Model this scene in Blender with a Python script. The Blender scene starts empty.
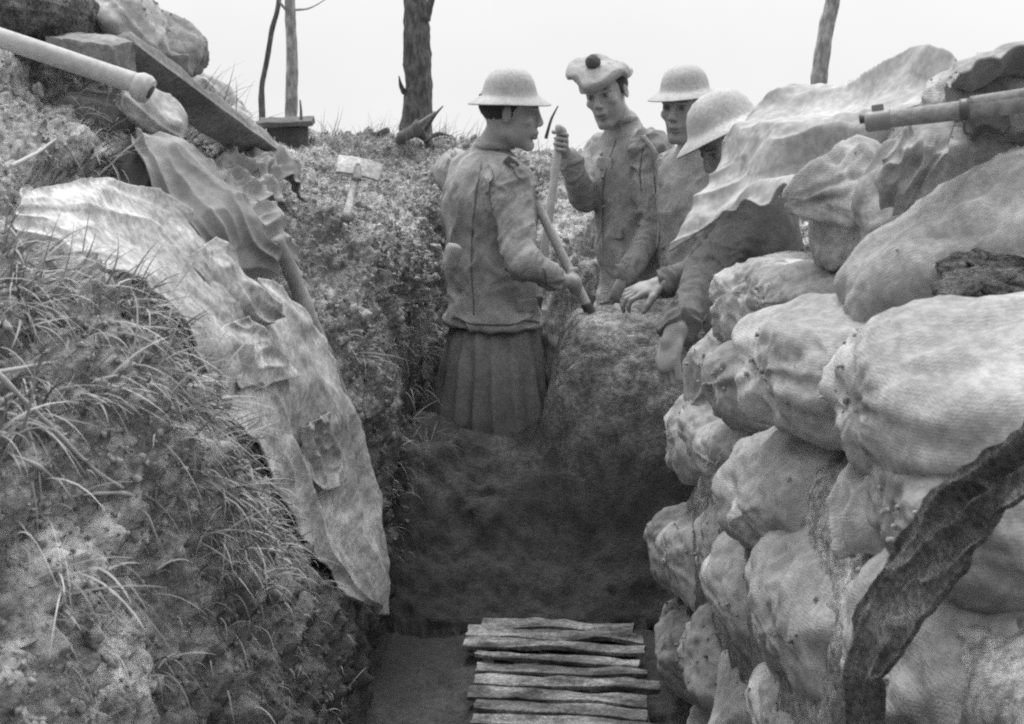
import bpy, math, random
import numpy as np
from mathutils import Vector, Matrix
random.seed(7); rng = np.random.default_rng(7)
sc = bpy.context.scene
COL = sc.collection
# ------------------------------------------------------------------ camera model
F = 1236.0; CAMZ = 1.75; TH = math.atan(272/F)
FW = np.array([0, math.cos(TH), -math.sin(TH)]); UP = np.array([0, math.sin(TH), math.cos(TH)])
def P(px, py, Y):
    d = FW + UP*((362-py)/F) + np.array([(px-512)/F, 0, 0])
    t = Y/d[1]
    return np.array([0, 0, CAMZ]) + d*t
def proj(p):
    q = np.asarray(p) - np.array([0, 0, CAMZ])
    dep = q@FW
    return 512+F*q[..., 0]/dep, 362-F*(q@UP)/dep, dep
# ------------------------------------------------------------------ noise
def _h(ix, iy, iz, s):
    n = (ix*374761393 + iy*668265263 + iz*1274126177 + s*974634777) & 0xffffffff
    n = ((n ^ (n >> 13))*1274126177) & 0xffffffff
    n = n ^ (n >> 16)
    return (n & 0xffff)/32767.5-1.0
def vnoise(p, s=0):
    p = np.asarray(p, dtype=np.float64); i = np.floor(p).astype(np.int64); f = p-i
    f = f*f*f*(f*(f*6-15)+10)
    x, y, z = i[..., 0], i[..., 1], i[..., 2]; fx, fy, fz = f[..., 0], f[..., 1], f[..., 2]
    r = 0
    for dx in (0, 1):
        for dy in (0, 1):
            for dz in (0, 1):
                w = (fx if dx else 1-fx)*(fy if dy else 1-fy)*(fz if dz else 1-fz)
                r = r + w*_h(x+dx, y+dy, z+dz, s)
    return r
def fbm(p, o=4, s=0, g=.5):
    r = 0; a = 1; q = np.asarray(p, dtype=np.float64)
    for k in range(o):
        r = r + a*vnoise(q, s+k*17); a *= g; q = q*2.03+11.3
    return r
def ridge(p, o=3, s=0):
    r = 0; a = 1; q = np.asarray(p, dtype=np.float64)
    for k in range(o):
        r = r + a*(1-2*np.abs(vnoise(q, s+k*31))); a *= .5; q = q*2.07+5.1
    return r
def sst(a, b, x):
    t = np.clip((x-a)/(b-a), 0, 1); return t*t*(3-2*t)
# ------------------------------------------------------------------ mesh helpers
def new_obj(name, V, Fc, mat=None, parent=None, smooth=True, attr=None):
    me = bpy.data.meshes.new(name)
    V = np.asarray(V, dtype=np.float64)
    if isinstance(Fc, np.ndarray) and Fc.ndim == 2:
        n, k = Fc.shape
        me.vertices.add(len(V)); me.vertices.foreach_set('co', V.astype(np.float32).ravel())
        me.loops.add(n*k); me.loops.foreach_set('vertex_index', Fc.astype(np.int32).ravel())
        me.polygons.add(n); me.polygons.foreach_set('loop_start', np.arange(0, n*k, k, dtype=np.int32))
        me.update(calc_edges=True); me.validate()
    else:
        me.from_pydata([tuple(v) for v in V], [], [tuple(int(i) for i in f) for f in Fc]); me.update()
    if smooth: me.polygons.foreach_set('use_smooth', [True]*len(me.polygons))
    if attr is not None and len(attr) == len(me.vertices):
        a = me.attributes.new('tone', 'FLOAT', 'POINT'); a.data.foreach_set('value', np.asarray(attr, dtype=np.float32))
    o = bpy.data.objects.new(name, me); COL.objects.link(o)
    if mat: me.materials.append(mat)
    if parent: o.parent = parent
    return o
def tag(o, label=None, cat=None, group=None, kind=None):
    if label: o['label'] = label
    if cat: o['category'] = cat
    if group: o['group'] = group
    if kind: o['kind'] = kind
    return o
def empty(name, label, cat, loc, group=None):
    o = bpy.data.objects.new(name, None); COL.objects.link(o); o.location = loc; o.empty_display_size = .1
    return tag(o, label, cat, group)
def under(o, root):
    """parent keeping world coordinates baked in the mesh"""
    o.parent = root; o.matrix_parent_inverse = Matrix.Translation(root.location).inverted(); return o
def gridfaces(nu, nv, wrap=False):
    i = np.arange(nu-1)[:, None]; j = np.arange(nv if wrap else nv-1)[None]
    a = i*nv+j; b = i*nv+(j+1) % nv; c = (i+1)*nv+(j+1) % nv; d = (i+1)*nv+j
    return np.stack([a, b, c, d], -1).reshape(-1, 4)
def gnormals(G):
    du = np.gradient(G, axis=0); dv = np.gradient(G, axis=1)
    n = np.cross(du, dv); return n/(np.linalg.norm(n, axis=-1, keepdims=True)+1e-12)
def catmull(C, n):
    C = np.asarray(C, dtype=float); m = len(C)
    t = np.linspace(0, m-1, n); i = np.clip(np.floor(t).astype(int), 0, m-2); f = (t-i)
    f = f.reshape((-1,)+(1,)*(C.ndim-1))
    E = np.concatenate([2*C[:1]-C[1:2], C, 2*C[-1:]-C[-2:-1]])
    p0, p1, p2, p3 = E[i], E[i+1], E[i+2], E[i+3]
    return .5*(2*p1+(p2-p0)*f+(2*p0-5*p1+4*p2-p3)*f**2+(3*p1-p0-3*p2+p3)*f**3)
def frames(pts):
    T = np.gradient(pts, axis=0); T /= np.linalg.norm(T, axis=1, keepdims=True)+1e-9
    r = np.array([0, 0, 1.]) if abs(T[0][2]) < .9 else np.array([1., 0, 0])
    A = []; a = np.cross(T[0], r); a /= np.linalg.norm(a)
    for t in T:
        a = a-t*(a@t); a /= np.linalg.norm(a)+1e-9; A.append(a.copy())
    A = np.array(A); B = np.cross(T, A); return T, A, B
def tube_geo(pts, rad, k=10, n=None, rough=0, seed=0, rs=8):
    pts = catmull(np.asarray(pts, float), n) if n else np.asarray(pts, float)
    m = len(pts); rad = np.interp(np.linspace(0, 1, m), np.linspace(0, 1, len(np.atleast_1d(rad))), np.atleast_1d(rad))
    T, A, B = frames(pts); th = np.linspace(0, 2*np.pi, k, endpoint=False)
    D = A[:, None]*np.cos(th)[None, :, None]+B[:, None]*np.sin(th)[None, :, None]
    R = rad[:, None]*np.ones(k)
    if rough: R = R*(1+rough*fbm((pts[:, None]+D*rad[:, None, None])*rs+seed, 3, seed))
    V = (pts[:, None]+D*R[..., None]).reshape(-1, 3)
    V = np.concatenate([V, pts[:1], pts[-1:]])
    Fq = gridfaces(m, k, True).tolist()
    for j in range(k):
        Fq.append((m*k, (j+1) % k, j)); Fq.append((m*k+1, (m-1)*k+j, (m-1)*k+(j+1) % k))
    return V, Fq
def merge(parts):
    V = []; Fc = []; o = 0
    for v, f in parts:
        V.append(v); Fc += [tuple(i+o for i in q) for q in f]; o += len(v)
    return np.concatenate(V), Fc
def box_geo(c, s, R=None, bev=.15, rough=0, seed=0, n=6):
    """a softened box, subdivided, with worn faces"""
    t = np.linspace(-1, 1, n); V = []; Fc = []; o = 0
    for ax in range(3):
        for sg in (-1, 1):
            a, b = np.meshgrid(t, t, indexing='ij'); q = np.zeros((n, n, 3)); q[..., ax] = sg
            q[..., (ax+1) % 3] = a*sg; q[..., (ax+2) % 3] = b
            V.append(q.reshape(-1, 3)); Fc += [tuple(x+o for x in f) for f in gridfaces(n, n).tolist()]; o += n*n
    V = np.concatenate(V)
    s = np.asarray(s, float); m = s.min()*bev
    W = V*s; inn = np.clip(W, -(s-m), s-m); d = W-inn; L = np.linalg.norm(d, axis=1, keepdims=True)
    W = inn+d/np.maximum(L, 1e-9)*np.minimum(L, m)
    if rough: W = W+V*(rough*fbm(W*25+seed, 3, seed))[:, None]
    if R is not None: W = W@np.asarray(R).T
    return W+np.asarray(c), Fc
def rot(yaw=0, pitch=0, roll=0):
    return np.array(Matrix.Rotation(math.radians(yaw), 3, 'Z')@Matrix.Rotation(math.radians(pitch), 3, 'Y')@Matrix.Rotation(math.radians(roll), 3, 'X'))
def axis_rot(x, up=(0, 0, 1)):
    x = np.asarray(x, float); x = x/np.linalg.norm(x); y = np.cross(up, x); y /= np.linalg.norm(y); z = np.cross(x, y)
    return np.stack([x, y, z], 1)
# ------------------------------------------------------------------ materials (all neutral: the photograph is black and white)
def mat(name, lo, hi, scale=8, contrast=.25, rough=.9, bump=.4, bdist=.004, bscale=60, weave=0, wscale=500, attr=False, damp_shade=None, speck=0, stretch=(1, 1, 1), spec=.25, stain=0):
    m = bpy.data.materials.new(name); m.use_nodes = True; nt = m.node_tree; N = nt.nodes; L = nt.links; N.clear()
    out = N.new('ShaderNodeOutputMaterial'); b = N.new('ShaderNodeBsdfPrincipled'); L.new(b.outputs[0], out.inputs[0])
    b.inputs['Roughness'].default_value = rough; b.inputs['Specular IOR Level'].default_value = spec
    tc = N.new('ShaderNodeTexCoord'); mp = N.new('ShaderNodeMapping'); L.new(tc.outputs['Object'], mp.inputs[0]); mp.inputs['Scale'].default_value = stretch
    def noise(sca, det=6, r=.6):
        n = N.new('ShaderNodeTexNoise'); n.inputs['Scale'].default_value = sca; n.inputs['Detail'].default_value = det; n.inputs['Roughness'].default_value = r
        L.new(mp.outputs[0], n.inputs['Vector']); return n.outputs[0]
    def math_(op, a, c):
        n = N.new('ShaderNodeMath'); n.operation = op
        for i, v in enumerate((a, c)):
            if isinstance(v, (int, float)): n.inputs[i].default_value = v
            else: L.new(v, n.inputs[i])
        return n.outputs[0]
    n1 = noise(scale, 8, .65); mr = N.new('ShaderNodeMapRange'); L.new(n1, mr.inputs[0])
    mr.inputs[1].default_value = .5-contrast; mr.inputs[2].default_value = .5+contrast; mr.inputs[3].default_value = lo; mr.inputs[4].default_value = hi
    c = mr.outputs[0]
    if stain:
        s = noise(scale*.35, 3, .5); sm = N.new('ShaderNodeMapRange'); L.new(s, sm.inputs[0]); sm.inputs[1].default_value = .42; sm.inputs[2].default_value = .62
        sm.inputs[3].default_value = 1-stain; sm.inputs[4].default_value = 1; c = math_('MULTIPLY', c, sm.outputs[0])
    if speck:
        s = noise(scale*9, 3, .6); sm = N.new('ShaderNodeMapRange'); L.new(s, sm.inputs[0]); sm.inputs[1].default_value = .38; sm.inputs[2].default_value = .64
        sm.inputs[3].default_value = 1-speck; sm.inputs[4].default_value = 1+speck; c = math_('MULTIPLY', c, sm.outputs[0])
    if damp_shade:  # darker towards the trench bottom: damp soil with trench shade painted in
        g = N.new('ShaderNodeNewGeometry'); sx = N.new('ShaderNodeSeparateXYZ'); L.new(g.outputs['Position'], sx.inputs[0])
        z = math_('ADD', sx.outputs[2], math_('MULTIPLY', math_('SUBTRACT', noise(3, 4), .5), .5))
        dm = N.new('ShaderNodeMapRange'); L.new(z, dm.inputs[0]); dm.inputs[1].default_value = damp_shade[0]; dm.inputs[2].default_value = damp_shade[1]; dm.inputs[3].default_value = damp_shade[2]; dm.inputs[4].default_value = 1
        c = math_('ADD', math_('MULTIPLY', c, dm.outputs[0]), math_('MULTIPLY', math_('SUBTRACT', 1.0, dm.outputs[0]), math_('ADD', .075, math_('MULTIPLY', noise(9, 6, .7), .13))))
    if attr:
        a = N.new('ShaderNodeAttribute'); a.attribute_name = 'tone'; c = math_('MULTIPLY', c, a.outputs['Fac'])
    cc = N.new('ShaderNodeCombineColor'); [L.new(c, cc.inputs[i]) for i in range(3)]; L.new(cc.outputs[0], b.inputs['Base Color'])
    hgt = noise(bscale, 6, .7)
    if weave:
        w1 = N.new('ShaderNodeTexWave'); w1.bands_direction = 'X'; w2 = N.new('ShaderNodeTexWave'); w2.bands_direction = 'Z'; w3 = N.new('ShaderNodeTexWave'); w3.bands_direction = 'Y'
        for w in (w1, w2, w3): w.inputs['Scale'].default_value = wscale; w.inputs['Distortion'].default_value = 2.5; w.inputs['Detail'].default_value = 2; L.new(tc.outputs['Object'], w.inputs[0])
        ww = math_('ADD', math_('ADD', w1.outputs['Fac'], w2.outputs['Fac']), w3.outputs['Fac']); hgt = math_('ADD', hgt, math_('MULTIPLY', ww, weave))
    bp = N.new('ShaderNodeBump'); bp.inputs['Strength'].default_value = bump; bp.inputs['Distance'].default_value = bdist; L.new(hgt, bp.inputs['Height']); L.new(bp.outputs[0], b.inputs['Normal'])
    return m
M = dict(
 soil=mat('soil', .30, .84, 6, .17, .97, 1, .016, 75, attr=True, damp_shade=(.40, 1.02, .12), speck=.4, spec=.1, stain=.45),
 clod=mat('clod', .22, .50, 9, .2, .97, .8, .006, 70, damp_shade=(.40, 1.02, .12), speck=.3, spec=.1),
 bag=mat('hessian', .34, .60, 7, .22, .95, .6, .003, 140, weave=.14, wscale=75, speck=.16, spec=.1, stain=.32),
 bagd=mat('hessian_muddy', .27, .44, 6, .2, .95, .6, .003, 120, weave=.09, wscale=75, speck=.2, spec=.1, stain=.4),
 canvas=mat('canvas_pale', .42, .72, 8, .17, .93, .6, .002, 150, weave=.2, wscale=120, speck=.24, spec=.1, stain=.45),
 canvasg=mat('canvas_grey', .30, .46, 5, .22, .9, .5, .002, 150, weave=.25, wscale=260, speck=.1, spec=.15, stain=.3),
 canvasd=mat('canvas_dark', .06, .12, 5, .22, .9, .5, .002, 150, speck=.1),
 sheet=mat('rubberised_sheet', .32, .52, 5, .2, .75, .4, .002, 90, speck=.15, spec=.25, stain=.35),
 strip=mat('hessian_dark', .15, .38, 14, .2, .97, 1, .008, 90, weave=.5, wscale=150, speck=.4, spec=.05),
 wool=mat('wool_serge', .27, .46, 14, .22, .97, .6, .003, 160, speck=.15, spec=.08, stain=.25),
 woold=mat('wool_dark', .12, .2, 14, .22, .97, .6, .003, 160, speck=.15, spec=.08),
 wooll=mat('wool_light', .30, .42, 14, .22, .97, .6, .003, 160, speck=.15, spec=.08),
 kilt=mat('kilt_cover', .20, .34, 9, .22, .97, .5, .003, 160, speck=.15, spec=.08, stain=.3),
 skin=mat('skin', .27, .37, 20, .25, .6, .3, .001, 120, attr=True, spec=.35),
 hair=mat('hair', .03, .07, 60, .25, .8, .8, .003, 200),
 steel=mat('helmet_paint', .40, .56, 12, .22, .7, .5, .0015, 220, speck=.15, spec=.3, stain=.2),
 steeld=mat('dark_steel', .05, .10, 12, .22, .45, .3, .001, 150, spec=.5),
 gun=mat('gun_steel', .16, .30, 12, .22, .45, .3, .001, 150, spec=.5),
 leather=mat('leather', .05, .10, 16, .22, .6, .4, .001, 120),
 wood=mat('ash_wood', .36, .52, 9, .22, .75, .4, .001, 80, stretch=(1, 1, 1), speck=.1, spec=.25),
 plank=mat('weathered_plank', .20, .36, 8, .22, .9, .8, .004, 60, speck=.2, spec=.15, stain=.3),
 plankd=mat('dark_plank', .07, .15, 8, .22, .9, .8, .004, 60, speck=.2, spec=.15),
 duck=mat('duckboard_wood', .10, .42, 9, .14, .9, 1, .006, 45, speck=.4, spec=.15, stain=.6, stretch=(1, 2.5, 1)),
 bark=mat('bark', .06, .15, 3, .2, .95, 1, .03, 14, speck=.4, stretch=(1, 1, .35), spec=.1),
 barkl=mat('bark_pale', .20, .40, 3, .2, .95, 1, .02, 14, speck=.35, stretch=(1, 1, .35), spec=.1),
 grass=mat('dry_grass', .22, .50, 6, .2, .9, .1, .001, 100, attr=True, spec=.15),
 root=mat('pale_root', .35, .5, 12, .2, .9, .5, .002, 100, spec=.1),
)
# ------------------------------------------------------------------ terrain
CX = {  # Y : list of (x,z), 22 control columns
 -4.0: [(-80,1.5),(-12,1.8),(-4,1.9),(-2.2,1.9),(-1.5,1.78),(-1.15,1.66),(-.92,1.55),(-.76,1.40),(-.68,1.18),(-.62,.88),(-.56,.44),(-.46,0),(0,0),(.5,0),(.475,.7),(.52,1.12),(.78,1.26),(1.1,1.44),(1.6,1.5),(3,1.5),(12,1.5),(80,1.2)],
 1.0: [(-80,1.5),(-12,1.8),(-4,1.9),(-2.2,1.9),(-1.5,1.78),(-1.15,1.68),(-.92,1.58),(-.76,1.44),(-.68,1.22),(-.60,.88),(-.55,.44),(-.46,0),(0,0),(.5,0),(.475,.7),(.52,1.12),(.78,1.26),(1.1,1.44),(1.6,1.5),(3,1.5),(12,1.5),(80,1.2)],
 2.1: [(-80,1.4),(-12,1.8),(-4,2.0),(-2.2,2.0),(-1.5,1.86),(-1.15,1.70),(-.90,1.54),(-.73,1.43),(-.61,1.28),(-.55,.92),(-.50,.44),(-.43,0),(0,0),(.5,0),(.475,.7),(.52,1.1),(.80,1.24),(1.1,1.46),(1.6,1.55),(3,1.5),(12,1.5),(80,1.2)],
 2.55:[(-80,1.4),(-12,1.8),(-4,2.1),(-2.2,2.15),(-1.5,1.96),(-1.18,1.74),(-.94,1.54),(-.76,1.34),(-.64,1.12),(-.55,.84),(-.49,.42),(-.42,0),(0,0),(.5,0),(.475,.7),(.52,1.05),(.82,1.18),(1.1,1.46),(1.6,1.6),(3,1.5),(12,1.4),(80,1.2)],
 3.0: [(-80,1.4),(-12,1.8),(-4,2.2),(-2.2,2.3),(-1.5,2.06),(-1.18,1.78),(-.96,1.58),(-.78,1.32),(-.66,1.08),(-.56,.80),(-.48,.42),(-.42,0),(0,0),(.5,0),(.475,.6),(.52,.9),(.85,1.0),(1.15,1.2),(1.6,1.45),(3,1.5),(12,1.4),(80,1.2)],
 3.5: [(-80,1.2),(-12,1.8),(-4,2.2),(-2.2,2.4),(-1.5,2.12),(-1.12,1.82),(-.92,1.56),(-.70,1.30),(-.53,1.08),(-.44,.82),(-.43,.42),(-.41,0),(0,0),(.48,0),(.50,.5),(.66,.8),(.95,1.05),(1.25,1.2),(1.7,1.4),(3,1.5),(12,1.3),(80,1)],
 4.2: [(-80,1.0),(-12,1.6),(-4,2.1),(-2.2,2.2),(-1.5,2.0),(-1.12,1.70),(-.85,1.44),(-.62,1.30),(-.45,1.10),(-.41,.82),(-.41,.42),(-.41,0),(.1,0),(.95,0),(1.0,.6),(1.06,.95),(1.14,1.1),(1.35,1.25),(1.8,1.4),(3,1.4),(12,1.2),(80,.8)],
 5.0: [(-80,.6),(-12,1.3),(-4,1.7),(-2.2,1.72),(-1.5,1.62),(-1.08,1.50),(-.82,1.38),(-.62,1.27),(-.44,1.10),(-.39,.82),(-.38,.42),(-.37,.0),(.2,.05),(1.0,.05),(1.05,.6),(1.1,1.0),(1.2,1.2),(1.4,1.32),(1.9,1.36),(3,1.3),(12,1.1),(80,.4)],
 5.6: [(-80,.4),(-12,1.1),(-4,1.5),(-2.2,1.5),(-1.5,1.47),(-1.08,1.40),(-.82,1.32),(-.62,1.22),(-.45,1.08),(-.40,.8),(-.36,.5),(-.30,.2),(.25,.15),(1.0,.15),(1.05,.6),(1.1,1.0),(1.2,1.15),(1.4,1.25),(1.9,1.3),(3,1.25),(12,1.0),(80,.2)],
 6.1: [(-80,.2),(-12,1.0),(-4,1.4),(-2.2,1.42),(-1.5,1.43),(-1.08,1.40),(-.82,1.34),(-.62,1.28),(-.45,1.22),(-.36,1.15),(-.28,1.08),(-.18,1.0),(.3,.95),(1.0,.95),(1.05,1.0),(1.1,1.1),(1.2,1.15),(1.4,1.2),(1.9,1.25),(3,1.2),(12,.9),(80,0)],
 7.0: [(-80,0),(-12,.9),(-4,1.35),(-2.2,1.45),(-1.5,1.48),(-1.1,1.48),(-.82,1.47),(-.6,1.45),(-.42,1.43),(-.3,1.42),(-.2,1.41),(-.05,1.40),(.3,1.38),(1.0,1.36),(1.1,1.35),(1.2,1.34),(1.4,1.33),(1.7,1.3),(2.2,1.3),(3.5,1.25),(12,.8),(80,-.2)],
 8.5: [(-80,-.2),(-14,.7),(-5,1.15),(-2.6,1.28),(-1.7,1.3),(-1.2,1.3),(-.9,1.3),(-.6,1.3),(-.4,1.3),(-.3,1.3),(-.2,1.3),(0,1.3),(.4,1.3),(1.1,1.28),(1.3,1.28),(1.5,1.27),(1.7,1.25),(2.1,1.25),(2.8,1.2),(5,1.1),(14,.7),(80,-.4)],
}
def far(Y, z):
    xs = np.linspace(-1, 1, 22); xs = np.sign(xs)*np.abs(xs)**1.6*max(80, Y*1.2)
    return [(x, z) for x in xs]
CX[14.0] = [(x*1.6, z-.45) for x, z in CX[8.5]]
CX[40.0] = far(40, -.7); CX[150.0] = far(150, -7); CX[600.0] = far(600, -33)
ys = np.array(sorted(CX)); SEC = np.array([CX[y] for y in ys], dtype=float)
yy = np.concatenate([np.linspace(-4, 1, 30)[:-1], np.linspace(1, 7.6, 640), np.geomspace(7.7, 600, 110)])
sub = [4, 8, 16, 20, 34, 40, 44, 44, 44, 44, 40, 50, 56, 28, 26, 20, 24, 24, 16, 8, 4]
tc_ = np.concatenate([i+np.arange(n)/n for i, n in enumerate(sub)]+[[21.0]])
S1 = np.stack([np.stack([np.interp(yy, ys, SEC[:, c, k]) for c in range(22)], 1) for k in (0, 1)], -1)
def colinterp(A):
    return catmull_cols(A)
i0 = np.clip(np.floor(tc_).astype(int), 0, 20); ff = (tc_-i0)[None, :, None]
E = np.concatenate([2*S1[:, :1]-S1[:, 1:2], S1, 2*S1[:, -1:]-S1[:, -2:-1]], 1)
lin = S1[:, i0]*(1-ff)+S1[:, i0+1]*ff
p0, p1, p2, p3 = E[:, i0], E[:, i0+1], E[:, i0+2], E[:, i0+3]
cub = .5*(2*p1+(p2-p0)*ff+(2*p0-5*p1+4*p2-p3)*ff**2+(3*p1-p0-3*p2+p3)*ff**3)
wcub = ((i0 >= 3) & (i0 <= 17)).astype(float)[None, :, None]*.7
XZ = lin*(1-wcub)+cub*wcub
k_ = np.ones(9)/9
for a in range(2):
    pass
XZs = XZ.copy()
for off in range(-7, 8):
    if off == 0: continue
    XZs[36:650] += XZ[36+off:650+off]
XZs[36:650] /= 15
G = np.stack([XZs[..., 0], np.repeat(yy[:, None], len(tc_), 1), XZs[..., 1]], -1)
# heap of spoil across the trench floor, in front of the men
def heap(x, y):
    q = np.stack([x*3, y*3, 0*x], -1); w = .06*fbm(q, 3, 5)
    a = .93*sst(-.12, .34, x+w*1.2)*sst(3.75, 4.5, y+w)*(1-sst(4.75, 5.15, y))*(1-sst(.62, .8, x))
    b = (.53+.05*fbm(q*2, 2, 8))*sst(3.75, 4.4, y+w)*(1-sst(4.55, 4.62, y))*(1-sst(.4, .6, x))
    return np.maximum(a, b)
hz = heap(G[..., 0], G[..., 1]); inn = (G[..., 0] > -.5) & (G[..., 0] < .9)
G[..., 2] = np.where(inn & (hz > 0.02), np.maximum(G[..., 2], hz+.03*G[..., 2]), G[..., 2])
Nn = gnormals(G); Nn *= np.sign(Nn[..., 2:3]*0+1)
if Nn[200, 60, 2] < 0: Nn = -Nn
near = 1-sst(9, 30, G[..., 1]); 
fl = (np.abs(G[..., 0]-.03) < .5) & (G[..., 2] < .1)
amp = np.where(fl, .4, 1.0)*np.where(np.abs(G[..., 0]) > 8, 2.5, 1)
inside_tarp = None
d = .055*fbm(G*3.2, 3, 1)+.020*ridge(G*7+2*fbm(G*2, 2, 9)[..., None], 3, 3)+.026*fbm(G*np.array([16, 16, 3.5]), 3, 41)*(1-sst(.3, .8, Nn[..., 2]))+.016*fbm(G*26, 4, 4, .6)+.008*ridge(G*60, 2, 14)+.005*fbm(G*130, 2, 15)
rw = (G[..., 0] > .40) & (G[..., 2] > .06) & (G[..., 0] < 1.5) & (G[..., 1] < 3.6)
amp = np.where(rw, .3, amp); amp = np.where((np.abs(G[..., 0]) < .8) & (G[..., 2] < .95) & (G[..., 1] > 3.85) & (G[..., 1] < 5.2), .42, amp)
def in_poly(x, y, poly):
    r = np.zeros(np.shape(x), bool); n = len(poly)
    for i in range(n):
        (x1, y1), (x2, y2) = poly[i], poly[(i+1) % n]
        with np.errstate(all='ignore'): r ^= ((y1 > y) != (y2 > y)) & (x < (x2-x1)*(y-y1)/(y2-y1+1e-9)+x1)
    return r
TARP = [(6,250),(10,180),(98,174),(135,128),(170,138),(230,180),(290,250),(300,290),(350,388),(376,470),(388,545),(390,622),(335,590),(296,540),(258,480),(216,415),(186,350),(130,296),(60,276)]
_px, _py, _ = proj(G); d = d-.05*(in_poly(_px, _py, TARP) & (G[..., 1] > 2.1) & (G[..., 1] < 3.6))
d = d*(near*.85+.15)
G = G+Nn*(d*amp)[..., None]
# vertical spade cuts / rivulets on the near left face
TG, TN = G, Nn
FQ = gridfaces(len(yy), len(tc_))
TONE = (1-.3*sst(.02, .3, hz)*inn)*(1+.15*sst(-.3, -.5, G[..., 0])*(1-sst(2.6, 3.2, G[..., 1]))); TONE = TONE*(1-.22*sst(3.2, 3.7, G[..., 1])); TONE = TONE*(1-.42*sst(.35, .02, G[..., 2]))*(1-.2*sst(.5, .1, hz)*0); TONE = TONE.reshape(-1)  # heap and floor toned down: dug earth plus shade painted into the colour
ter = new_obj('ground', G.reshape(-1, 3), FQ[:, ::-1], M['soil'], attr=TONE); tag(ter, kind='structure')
TX = G.reshape(-1, 3); TNf = Nn.reshape(-1, 3); TPX, TPY, TD = proj(TX)
colidx = np.tile(tc_, len(yy))
def near_verts(poly, ymin, ymax, xmax=.45):
    x0, y0, x1, y1 = poly
    m = ~in_poly(TPX, TPY, TARP) & (TPX > x0) & (TPX < x1) & (TPY > y0) & (TPY < y1) & (TX[:, 1] > ymin) & (TX[:, 1] < ymax) & (TX[:, 0] < xmax) & (TD > .3)
    return np.nonzero(m)[0]
def ground_z(x, y):
    i = np.argmin(np.abs(yy-y)); r = G[i]; return float(r[np.argmin(np.abs(r[:, 0]-x)), 2])
# ------------------------------------------------------------------ clods and grass (stuff)
def blob(seed, n=10):
    u = np.linspace(0, np.pi, n)[:, None]; v = np.linspace(0, 2*np.pi, n+4, endpoint=False)[None]
    p = np.stack([np.sin(u)*np.cos(v), np.sin(u)*np.sin(v), np.cos(u)+0*v], -1)
    p = p*(1+.3*fbm(p*1.3+seed, 2, seed)+.28*ridge(p*1.1+seed*3, 2, seed+3))[..., None]*.8; return p.reshape(-1, 3), gridfaces(n, n+4, True)
protos = [blob(s) for s in range(6)]; small = [blob(s, 5) for s in range(6)]
def scatter_clods(name, idx, n, rmin, rmax, m, label, pw=4):
    V = []; Fc = []; o = 0
    for i in rng.choice(idx, n):
        v, f = (small if rmax < .012 else protos)[rng.integers(6)]; r = rmin+(rmax-rmin)*rng.random()**pw
        R = rot(*rng.uniform(0, 360, 3)); s = np.array([1, .8, .6])*r
        V.append((v*s)@R.T+TX[i]+TNf[i]*r*.25); Fc.append(f+o); o += len(v)
    return tag(new_obj(name, np.concatenate(V), np.concatenate(Fc), m), label, 'soil', kind='stuff')
idx = np.nonzero((TX[:, 1] > 1.2) & (TX[:, 1] < 7.4) & (TX[:, 0] > -2.2) & (TX[:, 0] < -.36) & (TX[:, 2] > .2))[0]
scatter_clods('loose_clods', idx, 800, .006, .022, M['clod'], 'loose chalky clods and crumbs of soil on the bank')
idx = idx[~in_poly(TPX[idx], TPY[idx], TARP)]; scatter_clods('crumbs', idx, 15000, .002, .0095, M['clod'], 'fine crumbs of chalky soil over the left bank', 2)
idn = idx[(TX[idx, 1] < 2.8) & (TX[idx, 2] < 1.7)]; scatter_clods('crumbs', idn, 9000, .001, .005, M['clod'], 'gritty crumbs on the near face of the left bank', 1.5)
idx2 = np.nonzero((TX[:, 2] > .95) & (TX[:, 1] > 3.3) & (TX[:, 1] < 7.4) & (TX[:, 0] > -.4) & (TX[:, 0] < 1.2))[0]
scatter_clods('loose_clods', idx2, 1500, .005, .03, M['clod'], 'dark clods on the heap and end wall of the trench')
def blades(spots, name, label, lmin, lmax, w, droop=.6, per=14, spread=.03, tone=(.5, 1.1), bias=(.25, -.25, 0)):
    V = []; Fc = []; T = []; o = 0
    for i in spots:
        base = TX[i]; nrm = TNf[i]; lean = rng.normal(0, .3, 3)+np.array(bias)
        for _ in range(per):
            L = lmin+(lmax-lmin)*rng.random()**1.6; b = base+rng.normal(0, spread, 3)*np.array([1, 1, .5])-nrm*.01
            dr = nrm*.8+np.array([0, 0, .5])+lean+rng.normal(0, .45, 3); dr /= np.linalg.norm(dr)
            side = np.cross(dr, rng.normal(0, 1, 3)); side /= np.linalg.norm(side); wd = w*rng.uniform(.6, 1.3); k = 6
            t0 = rng.uniform(*tone); p = b.copy(); g = droop*rng.uniform(.4, 1.5)
            kx = rng.normal(0, .08, 3)
            for s in range(k+1):
                f = s/k; ww = wd*(1-f**1.5)+.0002
                V += [p-side*ww, p+side*ww]; T += [t0*(.6+.5*f)]*2
                dr = dr+np.array([0, 0, -g/k])+kx; dr /= np.linalg.norm(dr); p = p+dr*L/k
            Fc += [(o+2*s, o+2*s+1, o+2*s+3, o+2*s+2) for s in range(k)]; o += 2*k+2
    return tag(new_obj(name, np.array(V), np.array(Fc), M['grass'], attr=T), label, 'grass', kind='stuff')
def pick(poly, ya, yb, n):
    i = near_verts(poly, ya, yb)
    return rng.choice(i, n) if len(i) else []
def tuss(poly, ya, yb, k, per, rad=.045):
    i = near_verts(poly, ya, yb); out = []
    for c in rng.choice(i, k):
        d_ = np.linalg.norm(TX[i]-TX[c], axis=1); out.append(rng.choice(i[d_ < rad*rng.uniform(.5, 1.5)+.012], per))
    return np.concatenate(out)
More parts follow.
